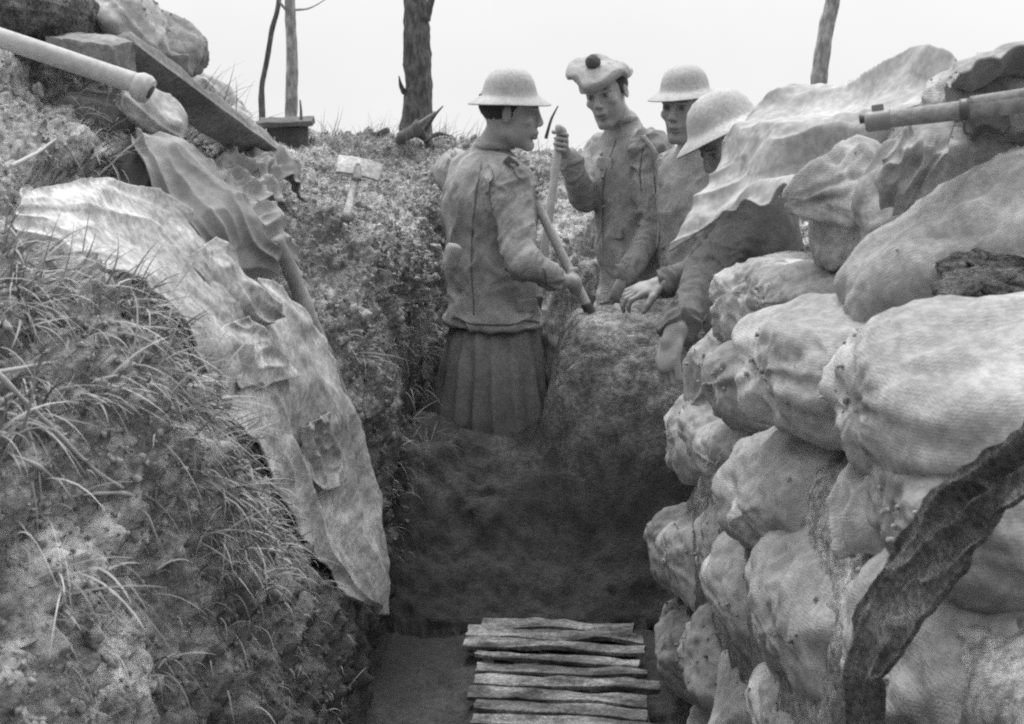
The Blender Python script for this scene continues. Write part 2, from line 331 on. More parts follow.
sp = np.concatenate([tuss((0, 280, 240, 420), 1.3, 2.5, 12, 6), tuss((160, 330, 350, 600), 1.9, 2.9, 9, 6), tuss((0, 200, 80, 330), 1.3, 2.3, 5, 7), tuss((0, 420, 340, 720), 1.3, 2.8, 5, 4), tuss((60, 60, 300, 240), 2.8, 4.4, 9, 6), tuss((300, 200, 430, 500), 3.5, 5, 8, 4)]).astype(int)
blades(sp, 'grass', 'coarse dry tussocks hanging over the near left bank', .04, .16, .0018, 1.5, 10, .018, (.6, 1.5), (.25, -.35, -.2))
sp = np.concatenate([pick((0, 270, 240, 400), 1.3, 2.45, 45), pick((180, 380, 350, 600), 2.0, 2.9, 35), pick((0, 180, 60, 320), 1.3, 2.2, 12)]).astype(int)
blades(sp, 'grass', 'coarse dry grass hanging over the near left bank', .04, .14, .0019, 1.3, 13, .022, (.8, 1.6))
sp = np.concatenate([pick((0, 200, 340, 724), 1.2, 2.7, 200), pick((290, 180, 430, 560), 3.4, 5.4, 130), pick((60, 60, 300, 260), 2.9, 4.5, 120)]).astype(int)
blades(sp, 'straw_litter', 'thin straw and rootlets littering the left bank',   .02, .10, .0009, 2.8, 6, .05, (.8, 1.6))
sp = np.concatenate([pick((100, 0, 330, 150), 3.4, 6, 110), pick((300, 120, 700, 160), 6, 8, 60)]).astype(int)
blades(sp, 'grass', 'pale wispy grass along the skyline of the bank', .05, .2, .0016, .8, 12, .04, (.5, 1.1))
# ------------------------------------------------------------------ sky and light
w = bpy.data.worlds.new('World'); sc.world = w; w.use_nodes = True; nt = w.node_tree; N = nt.nodes; L = nt.links
bg = N['Background']; sky = N.new('ShaderNodeTexSky'); sky.sky_type = 'NISHITA'; sky.sun_disc = False
SE, SA = 58, 205   # sun elevation; azimuth of the light source measured from +Y clockwise
SE, SA = 66, -12
sky.sun_elevation = math.radians(SE); sky.sun_rotation = math.radians(SA); sky.dust_density = 6; sky.air_density = 1.5
bw = N.new('ShaderNodeRGBToBW'); L.new(sky.outputs[0], bw.inputs[0])
mul = N.new('ShaderNodeMath'); mul.operation = 'MULTIPLY'; L.new(bw.outputs[0], mul.inputs[0]); mul.inputs[1].default_value = .25
# an even overcast veil over the clear sky
tcw = N.new('ShaderNodeTexCoord'); nz = N.new('ShaderNodeTexNoise'); nz.inputs['Scale'].default_value = 2.2; nz.inputs['Detail'].default_value = 5; L.new(tcw.outputs['Generated'], nz.inputs[0])
mrw = N.new('ShaderNodeMapRange'); L.new(nz.outputs[0], mrw.inputs[0]); mrw.inputs[1].default_value = .3; mrw.inputs[2].default_value = .7; mrw.inputs[3].default_value = 8.5; mrw.inputs[4].default_value = 9.6
add = N.new('ShaderNodeMath'); add.operation = 'ADD'; L.new(mul.outputs[0], add.inputs[0]); L.new(mrw.outputs[0], add.inputs[1])
mn = N.new('ShaderNodeMath'); mn.operation = 'MINIMUM'; L.new(add.outputs[0], mn.inputs[0]); mn.inputs[1].default_value = 9.9
sxw = N.new('ShaderNodeSeparateXYZ'); L.new(tcw.outputs['Generated'], sxw.inputs[0])
gz = N.new('ShaderNodeMapRange'); L.new(sxw.outputs[2], gz.inputs[0]); gz.inputs[1].default_value = .12; gz.inputs[2].default_value = .8; gz.inputs[3].default_value = 1; gz.inputs[4].default_value = 2.7
gy = N.new('ShaderNodeMapRange'); L.new(sxw.outputs[1], gy.inputs[0]); gy.inputs[1].default_value = -.6; gy.inputs[2].default_value = .5; gy.inputs[3].default_value = .45; gy.inputs[4].default_value = 1
m0 = N.new('ShaderNodeMath'); m0.operation = 'MULTIPLY'; L.new(gy.outputs[0], m0.inputs[0]); L.new(gz.outputs[0], m0.inputs[1])
mz = N.new('ShaderNodeMath'); mz.operation = 'MULTIPLY'; L.new(mn.outputs[0], mz.inputs[0]); L.new(m0.outputs[0], mz.inputs[1])
L.new(mz.outputs[0], bg.inputs[0]); bg.inputs[1].default_value = .1
sun = bpy.data.lights.new('sun', 'SUN'); sun.energy = 2.3; sun.angle = math.radians(22); so = bpy.data.objects.new('sun', sun); COL.objects.link(so)
az = math.radians(SA); el = math.radians(SE); dirv = Vector((math.sin(az)*math.cos(el), math.cos(az)*math.cos(el), math.sin(el)))
so.rotation_euler = dirv.to_track_quat('Z', 'Y').to_euler(); so.location = (0, 0, 10)
cam = bpy.data.cameras.new('camera'); co = bpy.data.objects.new('camera', cam); COL.objects.link(co); sc.camera = co
cam.sensor_width = 36; cam.lens = F/1024*36; cam.clip_start = .05; cam.clip_end = 3000
co.location = (0, 0, CAMZ); co.rotation_euler = (math.pi/2-TH, 0, 0)
cam.dof.use_dof = True; cam.dof.focus_distance = 4.0; cam.dof.aperture_fstop = 14
sc.view_settings.view_transform = 'Standard'; sc.view_settings.look = 'None'; sc.view_settings.exposure = 0
sc.render.engine = 'CYCLES'; sc.cycles.use_denoising = False; sc.cycles.filter_width = 2.2; sc.cycles.max_bounces = 6; sc.cycles.diffuse_bounces = 4

# ================================================================== SANDBAGS
def sandbag_mesh(a, b, c, seed, neck=0, sharp=3.6, crumple=0):
    nu, nv = 64, 76
    u = np.linspace(0, np.pi, nu)[:, None]; v = np.linspace(0, 2*np.pi, nv, endpoint=False)[None]
    D = np.stack([-np.cos(u)+0*v, np.sin(u)*np.cos(v), np.sin(u)*np.sin(v)], -1)
    n = 2.5; r = ((np.abs(D[..., 0])**sharp+np.abs(D[..., 1])**sharp)**(n/sharp)+np.abs(D[..., 2])**n)**(-1/n)
    Q = D*r[..., None]; t = Q[..., 0]; S = Q*np.array([a, b, c])
    sd = np.array([seed*3.7, seed*1.3, seed*.7])
    low = fbm(S*5+sd, 2, seed); mid = fbm(S*np.array([10, 16, 16])+sd, 3, seed+5); wr = ridge(S*np.array([9, 26, 26])+sd+1.2*fbm(S*9, 2, seed)[..., None], 2, seed+9)
    ang = np.arctan2(Q[..., 2], Q[..., 1]); endw = sst(.45, 1.0, np.abs(t))
    gather = vnoise(np.stack([2.2*np.cos(ang), 2.2*np.sin(ang), t*.8+seed*1.7], -1), seed)+.5*vnoise(np.stack([5*np.cos(ang), 5*np.sin(ang), t*1.5+seed], -1), seed)
    disp = .020*low+.012*mid+.0062*wr*(1-.3*endw)+endw*.013*gather*(np.abs(np.sin(u)))
    disp = disp+crumple*.03*ridge(S*8+sd, 3, seed+2)
    S = S+D*disp[..., None]
    # side seam: a raised line along the long side
    sm = np.exp(-((np.abs(Q[..., 2])/.07)**2))*(np.abs(Q[..., 1]) > .5); S[..., 1] += np.sign(Q[..., 1])*sm*.009
    S[..., 2] -= .12*c*(1-t**2)*(np.abs(Q[..., 1]))            # sag
    S[..., 2] = np.where(S[..., 2] < -.8*c, -.8*c+(S[..., 2]+.8*c)*.35, S[..., 2])
    if neck:
        w_ = sst(-.72, -1.0, t)*1.0 if neck < 0 else sst(.72, 1.0, t)
        S[..., 1] *= (1-.55*w_); S[..., 2] *= (1-.55*w_); S[..., 0] += np.sign(neck)*w_*.03
    return S.reshape(-1, 3), gridfaces(nu, nv, True)
bag_no = 0
def sandbag(px, py, Y, a, b, c, yaw=0, pitch=0, roll=0, label='', m='bag', neck=0, group='sandbags revetting the right side of the trench', cord=False, crumple=0, sharp=3.8, shift=0):
    global bag_no; bag_no += 1
    p = P(px, py, Y); V, Fq = sandbag_mesh(a, b, c, bag_no*7+3, neck, sharp, crumple)
    o = new_obj('sandbag', V, Fq, M[m]); o.location = p; o.rotation_euler = Matrix(rot(yaw, pitch, roll).tolist()).to_euler()
    tag(o, label, 'sandbag', group)
    if cord:
        th = np.linspace(0, 2*np.pi, 40); x = (a*.86)*(1 if neck > 0 else -1)
        ring = np.stack([x+0*th, b*.62*np.cos(th), c*.62*np.sin(th)], 1)
        v, f = tube_geo(ring, .004, 6); c_ = new_obj('tie_cord', v, f, M['strip'], o)
    return o
SB = [
 # px,py,Y,  a,b,c, yaw,pitch,roll,label
 (1048,392,1.64,.30,.19,.128,6,-4,4,'huge pale sandbag with shaded front face at the right edge, below the stones','bag'),
 (866,373,2.12,.215,.17,.108,8,2,0,'round plump domed sandbag in the top course, left of the huge pale bag','bag'),
 (800,382,2.58,.20,.13,.090,5,0,0,'grey rounded sandbag wedged left of the plump domed bag','bagd'),
 (792,312,2.85,.20,.19,.115,12,16,-8,'pale mottled sandbag sloping up under the hem of the sheet','bag'),
 (722,372,3.02,.11,.10,.085,0,-40,0,'small pointed sandbag corner poking up beside the fist on the wall','bag'),
 (850,492,2.24,.25,.19,.125,14,-6,-10,'broad pale sandbag with two dark holes in the second course','bag'),
 (802,452,2.66,.23,.17,.10,10,-4,-6,'slumped sandbag with nested creases, second course behind the holed bag','bag'),
 (760,428,2.98,.22,.16,.09,8,-3,0,'narrow sandbag end showing left of the creased bag','bag'),
 (738,436,3.32,.22,.15,.12,4,0,0,'tall thin pale sandbag end at the far corner of the wall, below the fist','bag'),
 (902,602,1.98,.26,.20,.165,10,-8,-6,'large bulging sandbag in the middle of the wall, left of the dark hessian strip','bag'),
 (1072,668,1.46,.29,.20,.165,4,-6,5,'huge pale sandbag at the lower right corner, right of the dark strip','bag'),
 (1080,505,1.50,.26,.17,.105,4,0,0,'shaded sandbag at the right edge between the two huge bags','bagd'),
 (826,585,2.42,.25,.17,.12,8,-6,0,'upright creased sandbag left of the large bulging bag','bag'),
 (785,545,2.80,.24,.16,.12,4,-4,0,'pale sandbag end with a dark pit beside it, third course','bag'),
 (740,560,3.12,.22,.16,.13,4,0,0,'narrow sandbag end above the duckboard far corner','bag'),
 (708,545,3.42,.20,.14,.12,0,0,0,'farthest sandbag low on the wall, edge against the dark heap','bagd'),
 (892,722,2.02,.26,.18,.125,8,-3,0,'plain pale sandbag at the bottom edge, left of the dark strip','bag'),
 (822,692,2.42,.24,.15,.115,5,-20,0,'sandbag with a pointed pale corner near the bottom edge','bag'),
 (768,660,2.78,.23,.15,.125,3,0,0,'stained sandbag end low on the wall, right of the duckboard','bagd'),
 (735,655,3.10,.22,.14,.12,3,0,0,'grey sandbag end standing on the floor at the duckboard edge','bagd'),
 (722,640,3.42,.22,.15,.12,0,0,0,'low dark sandbag beside the far end of the duckboard','bagd'),
 (780,745,2.76,.23,.16,.11,3,0,0,'bottom course sandbag cut by the lower picture edge, right of the slats','bagd'),
 # upper right parapet
 (948,192,2.30,.165,.12,.105,-28,-26,0,'dark lumpy sandbag propped under the rifle stock','bagd'),
 (907,262,2.42,.115,.075,.075,20,-78,0,'small hanging sandbag end below the lumpy bag','bagd'),
 (862,188,2.55,.10,.09,.05,12,-10,10,'crumpled sandbag mouth folded over, left of the lumpy bag','bag'),
 (848,238,2.56,.075,.058,.055,0,-82,0,'stubby upright sandbag neck under the folded mouth','bag'),
 (1010,255,2.02,.28,.10,.12,-22,-34,0,'long pale sandbag slanting up to the right edge behind the stones','bag'),
 (1040,88,2.25,.18,.13,.075,12,-10,0,'pale sandbag on top of the parapet behind the rifle bolt','bag'),
 (935,150,3.10,.20,.15,.10,10,-8,0,'muddy sandbag under the right end of the sheet','bagd'),
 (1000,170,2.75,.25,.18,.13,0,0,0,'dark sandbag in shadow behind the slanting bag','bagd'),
 (850,300,2.60,.18,.16,.06,10,0,0,'flat muddy sandbag beneath the stubby neck','bagd'),
]
for i, q in enumerate(SB):
    px, py, Y, a, b, c, yw, pt, rl, lab, m = q
    b, c = b*1.2, c*1.14; px += 11 if i < 22 else 0
    sandbag(px, py, Y, a, b, c, yw, pt, rl, lab, m, neck={4: -1, 17: -1, 24: -1, 27: 1}.get(i, 0), cord=i in (24,), crumple={24: .9, 22: .4, 4: .2, 17: .3}.get(i, 0))
# ================================================================== CLOTHS
def cloth(name, ctrl, nu, nv, m, label=None, cat=None, folds=(), thick=.004, parent=None, seed=0, lump=.008, fringe=0, group=None):
    C = np.array([[P(*c) if len(c) == 3 else np.array(c[:3]) for c in row] for row in ctrl])
    Gd = catmull(C, nu); Gd = np.swapaxes(catmull(np.swapaxes(Gd, 0, 1), nv), 0, 1)
    Nd = gnormals(Gd); s = np.sign((Nd*(np.array([0, 0, CAMZ])-Gd)).sum(-1)).mean(); Nd *= (1 if s >= 0 else -1)
    u, v = np.meshgrid(np.linspace(0, 1, nu), np.linspace(0, 1, nv), indexing='ij'); disp = lump*fbm(Gd*7+seed, 3, seed)
    for (fu, fv, amp, warp, pw) in folds:
        q = np.stack([u*fu, v*fv, 0*u+seed], -1); q = q+warp*fbm(Gd*4+seed, 2, seed+3)[..., None]
        r = 1-2*np.abs(vnoise(q, seed+int(fu*10))); disp = disp+amp*np.sign(r)*np.abs(r)**pw
    disp += .0016*fbm(Gd*30+seed, 3, seed+8)
    Gd = Gd+Nd*disp[..., None]
    if fringe:
        for k, ax in ((0, 0), (-1, 0), (0, 1), (-1, 1)):
            pass
        ew = fringe*1.6*vnoise(Gd*16, seed)+fringe*.5*vnoise(Gd*60, seed+1)
        dv = np.gradient(Gd, axis=1); dv /= np.linalg.norm(dv, axis=-1, keepdims=True)+1e-9
        wv = np.clip(1-np.minimum(v, 1-v)*8, 0, 1); Gd = Gd+dv*(ew*wv)[..., None]
    V = np.concatenate([(Gd+Nd*thick/2).reshape(-1, 3), (Gd-Nd*thick/2).reshape(-1, 3)]); n = nu*nv
    f = gridfaces(nu, nv); Fq = [f, f[:, ::-1]+n]
    b = np.concatenate([np.arange(nv), np.arange(1, nu)*nv+nv-1, (nu-1)*nv+np.arange(nv-2, -1, -1), np.arange(nu-2, 0, -1)*nv]); b2 = np.roll(b, -1)
    Fq.append(np.stack([b2, b, b+n, b2+n], -1)); Fq = np.concatenate(Fq)
    o = new_obj(name, V, Fq, M[m], parent)
    if label: tag(o, label, cat, group)
    return o
tarp = cloth('canvas_sheet', [
 [(10,244,2.123),(14,215,2.162),(22,186,2.219)],
 [(62,266,2.200),(78,222,2.335),(98,184,2.509)],
 [(135,286,2.258),(150,245,2.509),(170,204,2.760)],
 [(192,340,2.335),(215,300,2.625),(246,262,2.914)],
 [(222,408,2.470),(262,355,2.831),(298,300,3.168)],
 [(262,470,2.713),(305,425,2.990),(342,388,3.287)],
 [(300,532,2.871),(335,500,3.109),(368,470,3.326)],
 [(335,580,3.029),(358,560,3.168),(380,545,3.326)],
 [(374,610,3.168),(379,614,3.208),(384,616,3.267)]], 260, 110, 'canvas', 'long pale canvas sheet sliding down the left bank to a point above the trench floor', 'canvas',
 folds=[(2.5, 2.2, .016, .45, 1.0), (2.2, 7, .006, .8, .7), (9, 3, .004, .8, .7)], thick=.005, seed=3, lump=.012, fringe=.010)
v, f = tube_geo([P(276,238,3.24), P(296,285,3.30), P(322,350,3.36), P(346,410,3.40), P(366,470,3.42), P(377,530,3.42), P(382,605,3.36)], [.018,.024,.022,.024,.02,.016,.008], 14, 120, .22, 5, 14)
new_obj('rolled_edge', v, f, M['canvasg'], tarp)
for k_, ct in enumerate([
 [[(178,262,2.60),(196,250,2.66),(214,238,2.74)],[(205,296,2.62),(222,282,2.68),(240,268,2.76)],[(236,322,2.68),(252,312,2.74),(268,300,2.84)],[(256,330,2.76),(270,324,2.82),(282,318,2.90)]],
 [[(206,338,2.46),(224,326,2.56),(246,316,2.68)],[(224,368,2.54),(248,354,2.66),(276,346,2.82)],[(238,396,2.62),(268,384,2.76),(300,376,2.92)]],
 [[(298,428,2.92),(314,418,3.0),(330,412,3.08)],[(306,458,2.94),(322,452,3.02),(338,446,3.1)],[(318,494,2.98),(332,488,3.06),(344,482,3.12)]]]):
    cloth('fold', ct, 60, 40, 'canvas', folds=[(2, 2.5, .014, .6, 1.0), (5, 4, .006, .6, 1.2)], seed=81+k_, lump=.012, fringe=.008, parent=tarp)
cloth('crumpled_canvas', [
 [(128,136,2.87),(142,132,2.89),(160,140,2.92)],
 [(140,165,2.79),(158,160,2.83),(195,158,2.92)],
 [(152,200,2.74),(180,190,2.79),(222,182,2.92)],
 [(170,232,2.70),(202,222,2.76),(246,208,2.90)],
 [(192,262,2.77),(222,250,2.81),(268,236,2.89)],
 [(226,276,2.79),(245,268,2.83),(280,256,2.96)],
 [(240,292,2.83),(252,284,2.87),(268,276,2.96)]], 150, 90, 'canvasg', 'grey stiff canvas tent flap rising to a peak above the pale sheet', 'canvas',
 folds=[(2, 4, .018, .4, 1.2), (5, 3, .010, .5, 1.4)], seed=11, lump=.012, fringe=.008)
cloth('shade_sheet', [  # dark sheet added to stand for the shade inside the hollow
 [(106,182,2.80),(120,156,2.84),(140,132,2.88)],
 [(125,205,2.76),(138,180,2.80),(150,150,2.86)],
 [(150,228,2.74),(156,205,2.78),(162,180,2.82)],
 [(186,262,2.78),(188,250,2.79),(190,240,2.80)]], 60, 50, 'canvasd', 'dark triangular groundsheet put in for the hollow under the grey canvas peak', 'shade', folds=[(3, 2, .008, .4, 1.3)], seed=21, lump=.006)
cloth('canvas_strap', [[(88,186,2.74),(93,181,2.74)],[(112,163,2.77),(118,158,2.77)],[(138,140,2.82),(144,134,2.82)]], 40, 8, 'canvasg', 'flat webbing strap running from the pale sheet up to the canvas peak', 'strap', seed=22, lump=.001, thick=.004)
for k, (ct, lab) in enumerate([
 ([[(196,172,3.5),(215,160,3.6),(240,158,3.7)],[(215,198,3.45),(240,182,3.55),(270,180,3.65)],[(240,222,3.4),(262,208,3.5),(292,214,3.6)]], 'crumpled empty sandbag lying behind the grey canvas flap'),
 ([[(226,150,3.8),(240,140,3.9),(258,142,4.0)],[(245,168,3.7),(262,158,3.8),(282,162,3.9)],[(262,190,3.6),(282,180,3.7),(310,206,3.8)]], 'torn empty sandbag higher on the bank, below the box'),
 ([[(240,218,3.3),(252,205,3.36),(268,205,3.42)],[(250,242,3.24),(266,228,3.3),(284,232,3.4)],[(256,268,3.2),(276,262,3.26),(300,290,3.36)]], 'limp empty sandbag drooping over the corner beside the rolled canvas edge')]):
    cloth('empty_sandbag', ct, 60, 60, 'canvasg' if k else 'bag', lab, 'sandbag', folds=[(3, 3, .03, .6, 1.2), (6, 5, .014, .6, 1.3)], seed=31+k, lump=.03, fringe=.02, group='empty sandbags on the left bank')
# dark hessian strip hanging down the near right bags
cloth('hessian_strip', [
 [(1076,407,1.12),(1082,440,1.10),(1087,483,1.07)],
 [(1005,456,1.17),(1018,478,1.14),(1033,508,1.10)],
 [(943,499,1.26),(965,520,1.20),(983,545,1.14)],
 [(896,558,1.31),(918,575,1.26),(937,593,1.19)],
 [(866,623,1.34),(888,632,1.27),(907,641,1.22)],
 [(845,691,1.36),(866,696,1.29),(886,701,1.24)],
 [(830,776,1.36),(852,780,1.29),(872,782,1.24)]], 220, 60, 'strip', 'dark ragged hessian strip hanging diagonally over the nearest bags at lower right', 'hessian strip',
 folds=[(1.5, 3, .014, .4, 1.0), (7, 4, .006, .6, 1.3)], seed=41, lump=.014, fringe=.006, thick=.006)
cloth('folded_flap', [
 [(842,560,1.67),(838,520,1.69),(846,480,1.73),(868,462,1.77)],
 [(868,556,1.62),(862,520,1.64),(872,488,1.67),(892,464,1.73)],
 [(900,560,1.58),(905,520,1.60),(912,490,1.64),(918,468,1.69)],
 [(925,555,1.56),(935,520,1.58),(940,495,1.62),(950,478,1.67)]], 70, 70, 'bag', 'pale folded-over sandbag flap with deep creases beside the dark strip', 'sandbag', folds=[(4, 2.2, .020, .5, 1.1), (7, 3, .009, .6, 1.3)], seed=47, lump=.014, fringe=.006, group='sandbags revetting the right side of the trench')
cloth('hessian_rag', [
 [(905,128,2.10),(925,122,2.10),(960,118,2.08)],
 [(890,150,2.06),(918,152,2.04),(950,150,2.02)],
 [(880,178,2.06),(905,186,2.04),(930,180,2.02)],
 [(884,206,2.08),(900,214,2.06),(915,204,2.04)]], 70, 60, 'bagd', 'torn hessian rag hanging below the rifle stock over the lumpy bag', 'rag', folds=[(2, 4, .012, .5, 1.0), (5, 5, .006, .6, 1.2)], seed=71, lump=.012, fringe=.006)
cloth('canvas_wrap', [
 [(955,62,1.98),(985,54,1.98),(1040,52,1.96)],
 [(948,84,2.15),(985,78,2.13),(1040,74,2.11)],
 [(958,104,2.13),(990,100,2.08),(1040,96,2.06)],
 [(968,128,2.17),(1000,126,2.13),(1040,122,2.11)]], 70, 60, 'canvasg', 'crumpled canvas wrap bunched round the rifle action at the right edge', 'canvas', folds=[(3, 2.5, .016, .5, 1.0), (6, 3, .008, .6, 1.2)], seed=72, lump=.014, fringe=.005)
# big sheet over the fourth man and the parapet
sheet = cloth('waterproof_sheet', [
 [(758,126,3.58),(733,156,3.52),(702,190,3.45),(684,222,3.39),(666,248,3.36)],
 [(778,108,3.67),(752,138,3.51),(738,172,3.38),(722,205,3.31),(704,230,3.27)],
 [(800,94,3.63),(792,128,3.36),(776,160,3.23),(756,186,3.15),(732,202,3.13)],
 [(845,84,3.56),(838,115,3.27),(822,145,3.14),(800,172,3.06),(772,196,2.93)],
 [(890,72,3.36),(880,102,3.18),(865,132,3.04),(842,160,2.88),(808,200,2.88)],
 [(930,58,3.24),(920,88,3.06),(902,120,2.93),(878,146,2.88),(836,178,2.79)],
 [(962,66,3.14),(950,92,3.00),(930,118,2.90),(908,140,2.84),(880,160,2.82)]], 220, 170, 'sheet', 'large pale waterproof sheet draped over the stooping man and the parapet bags', 'waterproof sheet',
 folds=[(1.3, 4.2, .045, .25, .8), (2.6, 6, .014, .5, 1.0)], seed=53, lump=.012, thick=.005)

# ================================================================== SIGNED-DISTANCE MODELLING (one continuous surface per body)
class Sdf:
    def __init__(s, lo, hi, h):
        s.lo = np.array(lo, float); s.h = h; s.n = np.ceil((np.array(hi)-s.lo)/h).astype(int)+1
        s.F = np.full(s.n, .2, dtype=np.float32)
    def box(s, lo, hi):
        a = np.clip(((np.array(lo)-s.lo)/s.h).astype(int), 0, s.n-1); b = np.clip(((np.array(hi)-s.lo)/s.h).astype(int)+2, 1, s.n)
        g = [(s.lo[i]+s.h*np.arange(a[i], b[i])).astype(np.float32) for i in range(3)]
        return (slice(a[0], b[0]), slice(a[1], b[1]), slice(a[2], b[2])), np.stack(np.meshgrid(*g, indexing='ij'), -1)
    def comb(s, sl, d, k, mode):
        A = s.F[sl]; d = d.astype(np.float32)
        if mode == 'add':
            hh = np.maximum(k-np.abs(A-d), 0)/k; s.F[sl] = np.minimum(A, d)-hh*hh*k*.25
        elif mode == 'sub':
            d = -d; hh = np.maximum(k-np.abs(A-d), 0)/k; s.F[sl] = np.maximum(A, d)+hh*hh*k*.25
    def cap(s, a, b, ra, rb, k=.02, mode='add', flat=None):
        a = np.asarray(a, float); b = np.asarray(b, float); m = max(ra, rb)+k+2*s.h
        sl, p = s.box(np.minimum(a, b)-m, np.maximum(a, b)+m); v = b-a; t = np.clip(((p-a)@v)/max(v@v, 1e-12), 0, 1)
        d = np.linalg.norm(p-a-t[..., None]*v, axis=-1)-(ra+(rb-ra)*t); s.comb(sl, d, k, mode)
    def ell(s, c, r, R=None, k=.02, mode='add'):
        c = np.asarray(c, float); r = np.asarray(r, float); m = r.max()+k+2*s.h; sl, p = s.box(c-m, c+m); q = p-c
        if R is not None: q = q@np.asarray(R)
        k0 = np.linalg.norm(q/r, axis=-1); k1 = np.linalg.norm(q/(r*r), axis=-1); d = k0*(k0-1)/np.maximum(k1, 1e-6)
        s.comb(sl, d, k, mode)
    def cut(s, c, n):
        sl, p = s.box(s.lo, s.lo+s.n*s.h); s.F = np.maximum(s.F, ((p-np.asarray(c))@np.asarray(n)).astype(np.float32))
    def mesh(s):
        F_ = s.F.copy(); F_[0] = F_[-1] = .1; F_[:, 0] = F_[:, -1] = .1; F_[:, :, 0] = F_[:, :, -1] = .1
        I = F_ < 0; c = [I[x:x+I.shape[0]-1, y:y+I.shape[1]-1, z:z+I.shape[2]-1] for x in (0, 1) for y in (0, 1) for z in (0, 1)]
        al = c[0].copy(); an = c[0].copy()
        for q in c[1:]: al &= q; an |= q
        act = np.argwhere(an & ~al); ids = np.full(an.shape, -1, dtype=np.int64); ids[tuple(act.T)] = np.arange(len(act))
        acc = np.zeros((len(act), 3)); cnt = np.zeros(len(act))
        co_ = [(x, y, z) for x in (0, 1) for y in (0, 1) for z in (0, 1)]
        val = {k: F_[act[:, 0]+k[0], act[:, 1]+k[1], act[:, 2]+k[2]] for k in co_}
        for a in co_:
            for ax in range(3):
                if a[ax]: continue
                b = list(a); b[ax] = 1; b = tuple(b); va, vb = val[a], val[b]; m = (va < 0) != (vb < 0)
                t = np.where(m, va/np.where(m, va-vb, 1), 0); p = np.array(a, float)[None].repeat(len(act), 0); p[:, ax] += t
                acc += p*m[:, None]; cnt += m
        V = s.lo+s.h*(act+acc/cnt[:, None]); Q = []
        for ax in range(3):
            A = np.take(I, range(0, I.shape[ax]-1), ax); B = np.take(I, range(1, I.shape[ax]), ax); e = np.argwhere(A != B)
            o1, o2 = [i for i in range(3) if i != ax]; e = e[(e[:, o1] > 0) & (e[:, o2] > 0)]
            ins = I[tuple(e.T)]
            def g(d1, d2):
                q = e.copy(); q[:, o1] -= d1; q[:, o2] -= d2; return ids[tuple(q.T)]
            q = np.stack([g(0, 0), g(1, 0), g(1, 1), g(0, 1)], 1); fl_ = ins if ax != 1 else ~ins
            q[~fl_] = q[~fl_][:, ::-1]; Q.append(q)
        Q = np.concatenate(Q); Q = Q[(Q >= 0).all(1)]
        for _ in range(2):
            S_ = np.zeros_like(V); n_ = np.zeros(len(V))
            for a, b in ((0, 1), (1, 2), (2, 3), (3, 0)):
                np.add.at(S_, Q[:, a], V[Q[:, b]]); np.add.at(n_, Q[:, a], 1)
            V = V*.5+.5*S_/np.maximum(n_, 1)[:, None]
        return V, Q
def vnormals(V, Q):
    n = np.cross(V[Q[:, 2]]-V[Q[:, 0]], V[Q[:, 3]]-V[Q[:, 1]]); N_ = np.zeros_like(V)
    for k in range(4): np.add.at(N_, Q[:, k], n)
    return N_/(np.linalg.norm(N_, axis=1, keepdims=True)+1e-12)
def head_frame(f, roll=0):
    f = np.asarray(f, float); f /= np.linalg.norm(f); l = np.cross([0, 0, 1], f); l /= np.linalg.norm(l); u = np.cross(f, l)
    r = math.radians(roll); l, u = l*math.cos(r)+u*math.sin(r), u*math.cos(r)-l*math.sin(r); return np.stack([f, l, u], 1)
HS = 1.1
def make_head(s, C, R, k=.012):
    W = lambda *p: C+R@np.array(p)*HS
    class _S:
        def ell(z, c, r, R=None, k=.02, mode='add'): s_.ell(c, np.array(r)*HS, R, k, mode)
        def cap(z, a, b, ra, rb, k=.02, mode='add'): s_.cap(a, b, ra*HS, rb*HS, k, mode)
    s_ = s; s = _S()
    s.ell(W(-.018, 0, .03), (.097, .077, .088), R, k); s.ell(W(.018, 0, -.04), (.066, .058, .078), R, .02)
    s.cap(W(.0, .045, -.07), W(.066, .014, -.108), .020, .018, .02); s.cap(W(.0, -.045, -.07), W(.066, -.014, -.108), .020, .018, .02)
    s.ell(W(.070, 0, -.104), (.014, .020, .014), R, .014)
    for q in (-1, 1):
        s.cap(W(.076, q*.012, .024), W(.062, q*.045, .022), .0125, .011, .010)
        s.ell(W(.056, q*.045, -.022), (.020, .018, .017), R, .018)
        s.ell(W(.092, q*.031, .003), (.015, .018, .011), R, .010, 'sub')
        s.ell(W(.071, q*.031, .003), (.013, .013, .0115), R, .003)
        s.ell(W(-.008, q*.079, -.008), (.016, .0075, .027), head_frame(R[:, 0]*1.0+0, 0) if 0 else R, .005)
        s.ell(W(-.004, q*.086, -.005), (.009, .006, .017), R, .003, 'sub')
        s.ell(W(.094, q*.012, -.034), (.010, .008, .007), R, .006)
        s.cap(W(.086, q*.018, -.063), W(.091, 0, -.061), .004, .006, .005); s.cap(W(.084, q*.016, -.076), W(.088, 0, -.077), .005, .0065, .005)
        s.cap(W(.084, q*.022, -.0695), W(.093, 0, -.0695), .0022, .0022, .003, 'sub')
        s.cap(W(.088, q*.020, -.036), W(.074, q*.030, -.066), .0022, .0022, .008, 'sub')
    s.cap(W(.082, 0, .016), W(.100, 0, -.024), .0085, .0105, .012); s.ell(W(.097, 0, -.029), (.012, .011, .009), R, .008); s.ell(W(.076, 0, -.058), (.016, .022, .022), R, .012)
